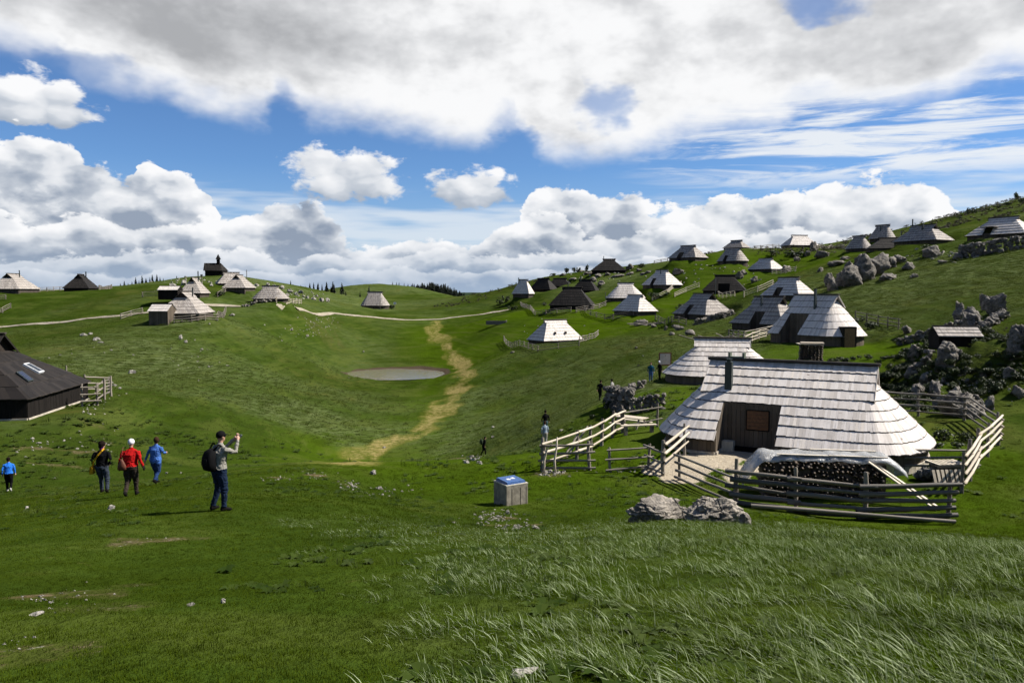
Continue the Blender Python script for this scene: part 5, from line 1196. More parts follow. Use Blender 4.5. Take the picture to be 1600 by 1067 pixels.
# ------------------------------------------------------------------ people
from mathutils.kdtree import KDTree
CLOTH = {}
def cloth(c, rough=.85):
    k = (c, rough)
    if k not in CLOTH: CLOTH[k] = plain('fabric', c, rough, .04, .22, 26., .4)
    return CLOTH[k]
SKIN = plain('skin', (.33, .19, .135), .55, .35, .08, 20., .05)
def ell(c, r, n=10, m_=7, rot=None):
    """ellipsoid rings"""
    out = []
    for k in range(m_ + 1):
        a = math.pi * k / m_; rr = max(.03, math.sin(a)); q = []
        for j in range(n):
            b_ = 2 * math.pi * j / n; v = Vector((r[0] * rr * math.cos(b_), r[1] * rr * math.sin(b_), -r[2] * math.cos(a)))
            if rot is not None: v = rot @ v
            q.append(Vector(c) + v)
        out.append(q)
    return out
def person(label, loc, rz, h, pose, mats, hair=None, voxel=.011, hands=True, build=1., group=None, skirt=0.):
    """pose: joint positions for a 1.75 m figure facing +Y. mats: material per region (skin, top, legs, shoes, glove)"""
    sc = h / 1.75; t0 = thing('person', label, 'person', loc, rz, group); regs = []
    def part(reg, rings=None, tube=None):
        mb = MB()
        if rings: mb.loft(rings)
        else: mb.tube(tube[0], tube[1], 10)
        regs.append((reg, mb))
    P_ = {k: Vector(v) for k, v in pose.items()}
    lean = P_.get('lean', Vector((0, 0, 0))); B = build
    def ring(c, rx, ry, n=14): return [Vector(c) + Vector((math.cos(a) * rx, math.sin(a) * ry, 0)) for a in [2 * math.pi * j / n for j in range(n)]]
    pel = P_['pelvis']; chest = P_['chest']; nk = P_['neck']
    tz = [(pel + Vector((0, 0, -.09)), .155 * B, .115 * B), (pel + Vector((0, 0, .0)), .178 * B, .125 * B), (pel.lerp(chest, .35), .150 * B, .108 * B), (pel.lerp(chest, .7), .165 * B, .118 * B), (chest, .182 * B, .122 * B), (chest.lerp(nk, .42), .158 * B, .100), (chest.lerp(nk, .68), .115 * B, .085), (chest.lerp(nk, .86), .078, .066), (nk, .058, .058)]
    cut = P_.get('hem', Vector((0, 0, .02))).z
    part('top', [ring(c, rx, ry) for c, rx, ry in tz[2 if cut > 0 else 0:]])
    part('legs' if cut > 0 else 'top', [ring(c, rx, ry) for c, rx, ry in tz[:4]])
    part('skin', tube=([nk + Vector((0, 0, -.05)), nk + Vector((0, .01, .08))], [.058, .052]))
    hd = P_['head']; hr_ = Matrix.Rotation(P_.get('turn', Vector((0, 0, 0))).z, 3, 'Z')
    part('skin', ell(hd, (.074, .094, .115), 14, 10, hr_)); part('skin', ell(hd + hr_ @ Vector((0, .02, -.06)), (.056, .068, .065), 12, 8, hr_))
    part('skin', ell(hd + hr_ @ Vector((0, .100, -.012)), (.014, .024, .024), 8, 6, hr_))
    for s_ in (-1, 1): part('skin', ell(hd + hr_ @ Vector((s_ * .076, -.005, -.005)), (.012, .024, .034), 8, 6, hr_))
    for s_, K in ((-1, 'L'), (1, 'R')):
        sh, el_, wr = P_['sh' + K].copy(), P_['el' + K], P_['wr' + K]; sh.x *= .5 + .5 * B
        part('top', tube=([chest.lerp(sh, .55) + Vector((0, 0, .02)), sh, sh.lerp(el_, .5), el_, el_.lerp(wr, .5), wr], [.060, .056 * B, .053 * B, .047, .045, .037]))
        hdn = (wr - el_).normalized(); hk = P_.get('hand' + K); hdn = hk.normalized() if hk is not None else hdn
        side = hdn.cross(Vector((0, 1, 0)) if abs(hdn.y) < .8 else Vector((0, 0, 1))).normalized(); pn = side.cross(hdn)
        reg = 'glove' if 'glove' in mats else 'skin'
        part(reg, tube=([wr - hdn * .02, wr + hdn * .04, wr + hdn * .095], [.028, .038, .034]))
        curl = P_.get('curl' + K, Vector((.35, 0, 0))).x
        for f, (off, ln) in enumerate(((-.028, .068), (-.010, .078), (.010, .074), (.027, .058))):
            b0 = wr + hdn * .085 + pn * off; d1 = (hdn * math.cos(curl) + side * math.sin(curl) * -s_); d2 = (hdn * math.cos(curl * 2.2) + side * math.sin(curl * 2.2) * -s_)
            part(reg, tube=([b0, b0 + d1 * ln * .5, b0 + d1 * ln * .5 + d2 * ln * .5], [.0105, .0095, .008]))
        b0 = wr + hdn * .03 + pn * -.03; part(reg, tube=([b0, b0 + (hdn * .6 - pn * .8) * .04, b0 + (hdn * .6 - pn * .8) * .04 + hdn * .03], [.013, .011, .009]))
        hp, kn, an = P_['hip' + K], P_['kn' + K], P_['an' + K]
        part('legs', tube=([hp + Vector((0, 0, .05)), hp.lerp(kn, .3), kn, kn.lerp(an, .45), an + (kn - an) * .08], [.098 * B, .092 * B, .068 * B, .064, .058]))
        ft = P_.get('ft' + K, Vector((0, 1, 0))).normalized(); up = Vector((0, 0, 1)); up = (up - ft * up.dot(ft)).normalized(); sd_ = ft.cross(up)
        part('legs', tube=([an + (kn - an) * .12, an + (kn - an) * .02], [.060, .062]))
        part('shoes', ell(an + ft * .055 - up * .045, (.048, .048, .05), 10, 7) if False else [[an + ft * t_ - up * .05 + sd_ * math.cos(a) * w_ + up * (math.sin(a) * hh + off) for a in [2 * math.pi * j / 12 for j in range(12)]] for t_, w_, hh, off in ((-.075, .025, .028, .0), (-.06, .04, .055, .012), (-.01, .045, .065, .022), (.06, .047, .048, .004), (.13, .046, .034, -.008), (.175, .03, .02, -.016))])
    # one continuous surface from all of it
    bmx = MB(); kd_pts = []; regn = []
    for reg, mb in regs:
        i0 = len(bmx.v); bmx.v += mb.v; bmx.f += [tuple(i0 + k for k in f) for f in mb.f]; bmx.uv += mb.uv; bmx.mi += mb.mi
        for f in mb.f:
            if len(f) == 4:
                q = [Vector(mb.v[k]) for k in f]
                for a in (.25, .75):
                    for b_ in (.25, .75): kd_pts.append(q[0].lerp(q[1], a).lerp(q[3].lerp(q[2], a), b_)); regn.append(reg)
    me = bmx.mesh('body', []); o = link('body', me, t0)
    md = o.modifiers.new('r', 'REMESH'); md.mode = 'VOXEL'; md.voxel_size = voxel / sc if False else voxel; md.use_smooth_shade = True
    m2 = o.modifiers.new('s', 'SMOOTH'); m2.factor = .5; m2.iterations = 5
    dg = bpy.context.evaluated_depsgraph_get(); dg.update(); ev = o.evaluated_get(dg); nm = bpy.data.meshes.new_from_object(ev); o.modifiers.clear(); o.data = nm; bpy.data.meshes.remove(me)
    order = list(mats); nm.materials.clear()
    for k in order: nm.materials.append(mats[k])
    kd = KDTree(len(kd_pts))
    for i, p in enumerate(kd_pts): kd.insert(p, i)
    kd.balance()
    wz = pel.z + (.02 if cut > 0 else -.12)
    for f in nm.polygons:
        rg_ = regn[kd.find(f.center)[1]]; fc = f.center; f.use_smooth = True
        if rg_ in ('top', 'legs') and abs(fc.x - pel.x) < .2 * B and .7 < fc.z < 1.35 and not (rg_ == 'top' and fc.z < wz and abs(fc.x) > .17 * B): rg_ = 'top' if fc.z > wz + .012 * math.sin(fc.x * 30) else 'legs'
        f.material_index = order.index(rg_)
    if voxel < .014:                                                   # folds in the cloth
        nv = [v.normal.copy() for v in nm.vertices]
        for v, n_ in zip(nm.vertices, nv):
            if (v.co - hd).length < .16 or v.co.z < .12: continue
            q_ = Vector((v.co.x * 9, v.co.y * 9, v.co.z * 17)) + Vector((mn.noise(v.co * 6) * 2, 0, mn.noise(v.co * 5 + Vector((7, 0, 0))) * 2.5)); v.co += n_ * ((abs(mn.noise(q_)) - .22) * .030 + mn.noise(v.co * 7 + Vector((3, 1, rz * 9))) * .012)
    for v in nm.vertices: v.co *= sc
    if hair:
        mb = MB()
        for (c_, r_) in hair['blobs']: mb.loft(ell(hd + hr_ @ Vector(c_), r_, 14, 9, hr_))
        ho = mb.build(hair['name'], hair['mat'], t0, True)
        for v in ho.data.vertices:
            n_ = mn.noise(v.co * 22); v.co += (v.co - hd).normalized() * n_ * hair.get('fuzz', .008); v.co *= sc
    return t0
def walk(step=.28, lift=.0, swing=.12, lead='L', bend=0.):
    """a stride: the leading foot flat ahead, the trailing one on its toes"""
    s = 1 if lead == 'L' else -1; d = dict(pelvis=(0, .0, .93), chest=(0, .05 + bend, 1.30), neck=(0, .07 + bend * 1.3, 1.49), head=(0, .10 + bend * 1.4, 1.635),
        shL=(-.19, .04 + bend, 1.355), shR=(.19, .04 + bend, 1.355), hipL=(-.09, 0, .88), hipR=(.09, 0, .88))
    def leg(K, fwd):
        x = -.095 if K == 'L' else .095
        if fwd: d['kn' + K] = (x, step * .62, .50); d['an' + K] = (x, step * .75, .095); d['ft' + K] = (0, 1, 0)
        else: d['kn' + K] = (x, step * .1, .485); d['an' + K] = (x * .9, -step * .9, .18 + lift); d['ft' + K] = (0, .75, -.65)
    leg('L', lead == 'L'); leg('R', lead == 'R')
    for K, x in (('L', -1), ('R', 1)):
        f = -swing if K == lead else swing
        d['el' + K] = (x * .255, f * .4 + bend * .6, 1.14); d['wr' + K] = (x * .27, f + .06 + bend * .6, .90)
    return d
HAIR_DK = plain('dark_hair', (.008, .005, .004), .8, .05, .4, 30., .6); HAIR_BR = plain('brown_hair', (.030, .014, .008), .8, .08, .4, 30., .6)
SHOE = plain('dark_shoes', (.006, .0055, .005), .8, .05, .2, 20., .1); CAPM = plain('black_cap', (.005, .005, .0055), .85, .05, .2, 30., .2); WOOLW = plain('white_wool', (.55, .55, .60), .9, .1, .08, 40., .5)
short_hair = lambda m_, k=1.: dict(name='hair', mat=m_, blobs=[((0, -.018, .028), (.088 * k, .100 * k, .105 * k)), ((0, -.045, -.03), (.075 * k, .07, .07))], fuzz=.014)
# man photographing, turned to the right
pm = dict(pelvis=(0, 0, .94), chest=(.0, .03, 1.31), neck=(.0, .05, 1.50), head=(.0, .075, 1.645), shL=(-.195, .05, 1.375), shR=(.195, .03, 1.375), elL=(-.22, .30, 1.34), wrL=(-.06, .46, 1.53), elR=(.25, .27, 1.30), wrR=(.09, .42, 1.53),
    handL=(.5, .2, .5), handR=(-.4, .3, .5), curlL=(.7, 0, 0), curlR=(.7, 0, 0), hipL=(-.09, 0, .89), hipR=(.09, 0, .89), knL=(-.13, .06, .50), anL=(-.17, -.06, .095), knR=(.12, .05, .5), anR=(.13, .02, .095), ftL=(-.25, 1, 0), ftR=(.25, 1, 0))
mp = at(336, 17.2)
man = person('man in grey shirt, jeans and black cap holding up a camera, seen from behind', mp, R(-38), 1.80, pm, dict(skin=SKIN, top=cloth((.20, .19, .165)), legs=cloth((.010, .017, .036)), shoes=SHOE),
    dict(name='cap', mat=CAPM, blobs=[((0, -.008, .035), (.090, .110, .098)), ((0, .105, .03), (.06, .06, .010))], fuzz=.002), .010, build=1.22)
M_ = Matrix.Translation(mp) @ Matrix.Rotation(R(-38), 4, 'Z'); k_ = 1.80 / 1.75
bp = thing('backpack', 'black backpack slung on the back of the photographing man', 'backpack', M_ @ Vector((-.04, -.20, 1.0)), R(-38))
mb = MB(); mb.loft([[Vector((math.copysign(abs(math.cos(a)) ** .6, math.cos(a)) * rx, math.copysign(abs(math.sin(a)) ** .6, math.sin(a)) * ry + oy, z)) for a in [2 * math.pi * j / 18 for j in range(18)]] for z, rx, ry, oy in ((-.06, .10, .05, .03), (-.03, .16, .10, .0), (.10, .175, .125, -.02), (.25, .17, .12, -.01), (.38, .14, .09, .02), (.44, .06, .04, .05))]); mb.build('pack', CAPM, bp, True)
mb = MB(); mb.tube([(-.08, .05, .40), (-.12, .16, .53), (-.13, .30, .44), (-.14, .30, .22), (-.15, .12, .02)], [.022] * 5, 6); mb.tube([(.08, .05, .40), (.14, .15, .53), (.16, .32, .42), (.17, .31, .2), (.16, .12, .02)], [.024] * 5, 6); mb.build('strap', CAPM, bp, True)
mb = MB(); mb.loft([[Vector((.215 * math.cos(a) + .02, .155 * math.sin(a) + .20, z)) for a in [2 * math.pi * j / 20 for j in range(20)]] for z in (-.06, -.01)], False); mb.build('hip_belt', CAPM, bp, True)
mb = MB(); mb.box((.02, -.12, .16), (.18, .05, .16)); mb.build('front_pocket', CAPM, bp)
cm = thing('camera', 'small dark camera held up by the man in the cap', 'camera', M_ @ (Vector((.015, .50, 1.595)) * k_), R(-38))
mb = MB(); mb.box((0, 0, 0), (.125, .05, .08)); mb.build('camera_body', METAL_DARK, cm); mb = MB(); mb.tube([(0, .02, 0), (0, .075, 0)], [.032, .03], 12); mb.build('lens', METAL_DARK, cm)
# three women walking away
w1 = at(151, 24.8); d = walk(.26, .0, .05, 'L'); d.update(elR=(.30, -.06, 1.16), wrR=(.20, .08, .98), elL=(-.30, -.05, 1.15), wrL=(-.27, .06, .95), anR=(.16, -.06, .15), knR=(.13, .06, .5), turn=(0, 0, -.7))
person('woman in black jacket with yellow shoulder bag walking down the lawn', w1, R(8), 1.72, d, dict(skin=SKIN, top=cloth((.004, .004, .0045)), legs=cloth((.030, .037, .050)), shoes=SHOE),
    dict(name='hair', mat=HAIR_DK, blobs=[((0, -.018, .025), (.105, .112, .112)), ((0, -.05, -.045), (.095, .08, .08))], fuzz=.022), .011, build=1.2)
M1 = Matrix.Translation(w1) @ Matrix.Rotation(R(8), 4, 'Z')
sb = thing('shoulder_bag', 'yellow bag on a long strap across the back of the woman in black', 'bag', M1 @ Vector((-.30, 0, .78)), R(8)); YEL = cloth((.42, .22, .012))
mb = MB(); mb.hexa([(-.05, -.10, -.10), (.06, -.10, -.10), (.06, .10, -.10), (-.05, .10, -.10)], [(-.035, -.11, .14), (.035, -.11, .14), (.035, .11, .14), (-.035, .11, .14)]); mb.build('pouch', YEL, sb)
mb = MB()
pts = [Vector((.02, -.08, .12)), Vector((.12, -.135, .34)), Vector((.24, -.145, .52)), Vector((.36, -.12, .66)), Vector((.395, -.02, .725)), Vector((.34, .12, .58))]
for a, b_ in zip(pts[:-1], pts[1:]): mb.beam(a, b_, .045, .012, up=(0, 1, .2))
mb.build('strap', YEL, sb)
SCARF = cloth((.10, .02, .12)); mb = MB(); mb.loft([[M1 @ (Vector((.075 * math.cos(a), .055 + .075 * math.sin(a), z))) for a in [2 * math.pi * j / 14 for j in range(14)]] for z in (1.44, 1.49, 1.53)], False); sc_ = mb.build('scarf', SCARF); tag(sc_, 'purple scarf round the neck of the woman in black', 'scarf')
w2 = at(196, 22.7); d = walk(.22, -.02, .03, 'R', .02); d.update(elL=(-.29, -.02, 1.16), wrL=(-.35, .04, .93), elR=(.30, -.02, 1.16), wrR=(.37, .03, .93))
person('stout woman in red jumper and white hat walking with black gloves', w2, R(4), 1.70, d, dict(skin=SKIN, top=cloth((.30, .008, .008)), legs=cloth((.032, .025, .020)), shoes=SHOE, glove=cloth((.012, .010, .010))),
    dict(name='hat', mat=WOOLW, blobs=[((0, -.008, .035), (.096, .112, .105))], fuzz=.003), .011, build=1.36)
M2 = Matrix.Translation(w2) @ Matrix.Rotation(R(4), 4, 'Z')
hb = thing('handbag', 'brown leather handbag hanging on the back of the woman in red', 'bag', M2 @ Vector((-.16, -.20, .92)), R(4)); LEA = plain('brown_leather', (.10, .036, .022), .6, .2, .2, 18., .2)
mb = MB(); mb.loft([[Vector((math.cos(a) * rx, math.sin(a) * ry, z)) for a in [2 * math.pi * j / 14 for j in range(14)]] for z, rx, ry in ((-.09, .08, .03), (-.06, .13, .055), (.06, .12, .06), (.18, .06, .04), (.25, .025, .02))]); mb.build('bag_body', LEA, hb, True)
mb = MB(); mb.tube([(0, 0, .24), (.0, .03, .42), (.0, .14, .58), (.0, .28, .50)], [.008] * 4, 6); mb.build('strap', LEA, hb, True)
w3 = at(236, 28.2); d = walk(.24, .04, .06, 'L'); d.update(elR=(.27, .10, 1.18), wrR=(.24, .30, 1.15), elL=(-.30, .0, 1.15), wrL=(-.40, .0, .90), turn=(0, 0, .5), hem=(0, 0, -1))
person('woman in blue jacket and blue jeans walking ahead of the other two', w3, R(-8), 1.74, d, dict(skin=SKIN, top=cloth((.045, .110, .32)), legs=cloth((.018, .038, .105)), shoes=SHOE), short_hair(HAIR_BR, 1.1), .011, build=1.3)
w4 = at(3, 32); d = walk(.16, .0, .05, 'L')
person('person in bright blue jacket at the left border', w4, R(25), 1.46, d, dict(skin=SKIN, top=cloth((.02, .13, .50)), legs=cloth((.005, .005, .006)), shoes=cloth((.35, .34, .32))), short_hair(HAIR_DK), .013, build=1.18)
# people further away
FP = [('dark-clothed walker with rucksack crossing the slope below the fence', 755, 66, -60, 1.66, (.005, .005, .005), (.005, .005, .006), HAIR_DK, .016), ('person in grey top walking behind the fence corner', 852, 53, 10, 1.68, (.20, .25, .30), (.32, .31, .28), HAIR_BR, .016), ('person in black jacket just ahead of the one in grey', 853, 57, 10, 1.75, (.005, .005, .005), (.10, .16, .16), HAIR_DK, .016),
      ('dark-clothed person climbing beside the heap of stones', 938, 63.5, -35, 1.70, (.007, .007, .006), (.006, .006, .006), HAIR_DK, .018), ('person in teal jacket and blue shorts standing by the notice board', 1018, 66, 170, 1.72, (.010, .06, .10), (.06, .11, .22), HAIR_BR, .016), ('person in black with pale cap in front of the notice board', 1032, 66.5, 120, 1.66, (.005, .005, .005), (.008, .007, .006), WOOLW, .018), ('person with dark hair half hidden behind the heap of stones', 958, 62, 60, 1.6, (.25, .24, .22), (.05, .05, .06), HAIR_DK, .018)]
for i, (lab, px, D, rz, h, c1, c2, hm, vx) in enumerate(FP):
    p = at(px, D); d = walk(.22 if i in (0, 3) else .08, 0, .08, 'L' if i % 2 else 'R', .05 if i in (0, 3) else 0.)
    person(lab, p, R(rz), h, d, dict(skin=SKIN, top=cloth(c1), legs=cloth(c2), shoes=SHOE), short_hair(hm), vx, build=1.1)
    if i == 0:
        q = thing('rucksack', 'dark green rucksack on the walker below the fence', 'backpack', p + Vector((0, 0, 1.0)), R(rz)); mb = MB(); mb.loft(ell((0, -.2, .25), (.17, .13, .27), 12, 8)); mb.build('pack', cloth((.03, .04, .025)), q, True)
# ------------------------------------------------------------------ conifers
def leaf_mat(name, a, c_, tr=.25, rough=.6, spec=.3):
    m, g, b = new_mat(name); r = objrnd(g); n = g.noise(objco(g), 3., 3, .6)
    col = g.mix((n * .7 + r * .4).step(.25, .8), a, c_); g.link(col, b.inputs['Base Color']); b.inputs['Roughness'].default_value = rough; b.inputs['Specular IOR Level'].default_value = spec
    if tr:
        t = g.new('ShaderNodeBsdfTranslucent'); g.link(col, t.inputs[0]); mx = g.new('ShaderNodeMixShader'); mx.inputs[0].default_value = tr
        g.link(b.outputs[0], mx.inputs[1]); g.link(t.outputs[0], mx.inputs[2]); g.link(mx.outputs[0], g.nt.nodes['Material Output'].inputs[0])
    return m
NEEDLE = leaf_mat('spruce_needles', (.006, .011, .006), (.014, .022, .010), .1)
SHRUBM = leaf_mat('shrub_leaves', (.010, .018, .004), (.030, .044, .008), .2)
def spruce(seed):
    r_ = random.Random(seed); mb = MB(); H = 1.
    for k in range(20):
        z = .10 + .9 * (k / 20) ** .92; rr = .23 * (1 - z) ** .85 + .012; n = 8 if k < 14 else 6
        for i in range(n):
            a = r_.uniform(0, 6.28); l = rr * r_.uniform(.6, 1.2); d = Vector((math.cos(a), math.sin(a), 0)); s_ = Vector((-d.y, d.x, 0)); w = l * r_.uniform(.28, .45); c_ = Vector((0, 0, z + r_.uniform(-.015, .015)))
            tip = c_ + d * l + Vector((0, 0, -l * r_.uniform(.25, .6))); m_ = c_ + d * l * .55 + Vector((0, 0, -l * .12))
            mb.face([c_, m_ - s_ * w - Vector((0, 0, .03)), tip]); mb.face([c_, tip, m_ + s_ * w - Vector((0, 0, .03))]); mb.face([c_ + Vector((0, 0, .02)), m_ + s_ * w * .5 + Vector((0, 0, .01)), tip + Vector((0, 0, -.02)), m_ - s_ * w * .5])
    cr = mb.mesh('crown', NEEDLE); mt = MB(); mt.tube([(0, 0, -.05), (0, 0, .5), (0, 0, .99)], [.022, .015, .003], 6); return cr, mt.mesh('trunk', BARK)
SPR = [spruce(11 + i) for i in range(4)]
def tree(label, px, py, hpx, D=None, group=None, wide=1.):
    p = at(px, D) if D else hit(px, py); h = hpx / FPX * p.y
    if D: h = max(h, pdir(px, py - hpx).z * D - p.z)                 # tall enough to show above the rise before it
    cr, tk = SPR[rng.randrange(4)]; t0 = thing('spruce_tree', label, 'tree', p, rng.uniform(0, 6.28), group); k = rng.uniform(.8, 1.25) * wide
    for nm, me in (('trunk', tk), ('crown', cr)): o = link(nm, me, t0); o.scale = (h * k, h * k, h)
T1 = 'far spruce standing on the left skyline behind the chapel hill'
for q in [(190, 446, 6), (196, 445, 9), (202, 446, 6), (208, 445, 8), (214, 444, 13), (219, 444, 8), (224, 443, 15), (230, 442, 10), (236, 441, 10), (240, 441, 15), (247, 440, 14), (252, 440, 10), (257, 439, 7), (278, 437, 9), (290, 435, 6)]: tree(T1, q[0], q[1] + 2, q[2], 265, T1)
T2 = 'dark spruce in the saddle between the two green hills'
for q in [(455, 448, 11), (471, 450, 6), (478, 451, 6), (485, 455, 9), (491, 456, 11), (497, 457, 9), (504, 456, 11), (511, 456, 16), (521, 456, 18), (523, 465, 14), (518, 466, 10), (534, 464, 9), (541, 465, 7), (535, 447, 7), (563, 465, 8), (577, 450, 6), (498, 460, 12)]: tree(T2, q[0], q[1] + 1, q[2], 275 if q[1] > 452 else 300, T2)
T3 = 'spruce of the dark wood on the far slope behind the green hill'
for i in range(70):
    x = 646 + i * 1.13 + rng.uniform(-1.5, 1.5); f = max(0., (x - 646) / 80); top = 443 + 15 * f ** 1.6 + rng.uniform(-2.5, 4) + 2 * math.sin(x * .35) - (4 if .25 < f < .8 else 0); tree(T3, x, top + 10, 10, 388 + rng.uniform(0, 45), T3, 1.5)
T4 = 'single spruce at the left end of the dark wood on the far slope'
for x, top in ((614, 443), (620, 444), (624, 442), (632, 445), (638, 444), (643, 444)): tree(T4, x, top + 8, 8, 395, T4)
# shrubs: leafy domes
def shrub_mesh(seed, n=260):
    r_ = random.Random(seed); mb = MB()
    lobes = [(Vector((r_.uniform(-.6, .6), r_.uniform(-.5, .5), r_.uniform(.25, .7))), r_.uniform(.3, .5)) for _ in range(6)]
    for i in range(n):
        c_, rr = r_.choice(lobes); d = Vector((r_.gauss(0, 1), r_.gauss(0, 1), r_.gauss(.2, .9))).normalized(); p = c_ + d * rr * r_.uniform(.75, 1.08)
        a = Vector((r_.gauss(0, 1), r_.gauss(0, 1), r_.gauss(0, 1))).normalized(); b_ = a.cross(d).normalized() * .10; a = a * .10; mb.face([p - a, p + b_, p + a, p - b_])
    return mb.mesh('foliage', SHRUBM)
SHB = [shrub_mesh(60 + i) for i in range(3)]
stm = MB(); stm.tube([(0, 0, -.2), (.05, 0, .3), (.12, .05, .6)], [.06, .04, .015], 6); stm.tube([(0, 0, 0), (-.15, .1, .3), (-.3, .1, .55)], [.05, .03, .012], 6); STEM = stm.mesh('stem', BARK)
def shrub(label, px, py, w, h, group):
    p = hit(px, py); sc = p.y / FPX; t0 = thing('shrub', label, 'shrub', p, rng.uniform(0, 6.28), group)
    for nm, me in (('foliage', rng.choice(SHB)), ('stem', STEM)): o = link(nm, me, t0); o.scale = (w * sc / 2, w * sc / 2, h * sc)
lab = 'dark shrub on the rocky knoll beside the black skyline hut'
for q in [(885, 424, 10, 9), (897, 424, 9, 8), (904, 425, 8, 7), (917, 424, 10, 10), (1003, 418, 16, 6), (865, 432, 12, 5), (790, 472, 14, 10), (782, 476, 16, 9), (800, 485, 20, 7), (850, 478, 10, 6)]: shrub(lab, *q, lab)
lab = 'dwarf pine bush on the upper right skyline'
for q in [(1588, 308, 12, 10), (1512, 336, 10, 10), (1522, 334, 14, 7), (1535, 330, 16, 6), (1548, 329, 14, 5), (1500, 343, 12, 5), (1558, 326, 14, 6), (1575, 322, 14, 6), (1597, 318, 14, 8), (1482, 352, 8, 4)]: shrub(lab, *q, lab)
lab = 'low bush beside the huts of the slope'
for q in [(1030, 466, 40, 9), (1240, 402, 44, 9), (1330, 388, 20, 6), (1066, 485, 30, 9), (1340, 506, 24, 10), (1360, 515, 26, 12), (1190, 505, 16, 10), (1150, 540, 28, 10), (1100, 545, 30, 12), (1208, 400, 16, 10), (1450, 392, 34, 9), (345, 462, 20, 7), (612, 484, 12, 7), (1402, 540, 20, 12), (1415, 555, 20, 12), (948, 640, 18, 14), (925, 655, 12, 8), (960, 632, 26, 14), (940, 668, 14, 8)]: shrub(lab, *q, lab)
lab = 'leafy nettles in the shade behind the big hut'
for q in [(1440, 690, 40, 16), (1475, 688, 40, 18), (1510, 690, 36, 16), (1460, 700, 30, 10), (1425, 684, 24, 14), (1495, 700, 26, 10), (1530, 700, 20, 10)]: shrub(lab, *q, lab)

# ------------------------------------------------------------------ grass
def blade_mat(name, a, c_, tip, tr, rough, spec, pale=0.):
    m, g, b = new_mat(name); r = S(g.nt, g.new('ShaderNodeObjectInfo').outputs['Random']); uv = uvnode(g); u, v, _ = g.sep(uv)
    col = g.mix((r * .6 + u * .5).step(.15, .95), a, c_); col = g.mix(v.step(.45, 1.0) * .6, col, tip)
    if pale: col = g.mix(u.step(.70, .84) * v.step(.05, .5) * pale * 2, col, (.29, .34, .20))  # light blades paint sun glints into the colour of the long grass
    wp_ = S(g.nt, g.new('ShaderNodeNewGeometry').outputs['Position']); pn_ = g.noise(wp_, .45, 4, .6)
    col = g.mix(pn_.step(.50, .66) * .55, col, (a[0] * .62, a[1] * .58, a[2])); col = g.mix(pn_.step(.46, .34) * .5, col, (c_[0] * 1.15, c_[1] * .98, c_[2] * 2))
    g.link(col, b.inputs['Base Color']); b.inputs['Roughness'].default_value = rough; b.inputs['Specular IOR Level'].default_value = spec
    t = g.new('ShaderNodeBsdfTranslucent'); g.link(col, t.inputs[0]); mx = g.new('ShaderNodeMixShader'); mx.inputs[0].default_value = tr
    g.link(b.outputs[0], mx.inputs[1]); g.link(t.outputs[0], mx.inputs[2]); g.link(mx.outputs[0], g.nt.nodes['Material Output'].inputs[0]); return m
TURF = blade_mat('turf_blades', (.035, .056, .0028), (.060, .089, .005), (.069, .094, .009), .4, .8, .0)
LONG = blade_mat('long_grass_blades', (.022, .042, .0015), (.038, .064, .003), (.058, .085, .012), .3, .5, .0, .48)
TUSS = blade_mat('tussock_blades', (.030, .043, .004), (.050, .068, .010), (.064, .078, .020), .3, .7, .05)
def tuft(name, seed, n, h, spread, bend, wind, w, mat, seg=3):
    r_ = random.Random(seed); mb = MB()
    for i in range(n):
        a = r_.uniform(0, 6.28); b0 = Vector((math.cos(a), math.sin(a), 0)) * spread * r_.random() ** .6; hh = h * r_.uniform(.5, 1.1)
        d = Vector((math.cos(a), math.sin(a), 0)) * r_.uniform(.1, .5) * bend + Vector(wind) * r_.uniform(.6, 1.3); f = Vector((-d.y, d.x, 0)); f = f.normalized() if f.length > 1e-3 else Vector((1, 0, 0))
        f = (f + Vector((r_.uniform(-.6, .6), r_.uniform(-.6, .6), 0))).normalized(); ww = w * r_.uniform(.7, 1.3); uu = r_.random(); prev = None
        for k in range(seg + 1):
            t = k / seg; p = b0 + d * hh * t ** 1.8 + Vector((0, 0, hh * (t - .38 * min(1.2, d.length) * t * t) - .01)); q = f * ww * (1 - t ** 1.5 * .92) * .5
            cur = (p - q, p + q)
            if prev: mb.face([prev[0], prev[1], cur[1], cur[0]], [(uu, (k - 1) / seg), (uu, (k - 1) / seg), (uu, t), (uu, t)])
            prev = cur
    me = mb.mesh(name, mat, True); return bpy.data.objects.new(name, me)
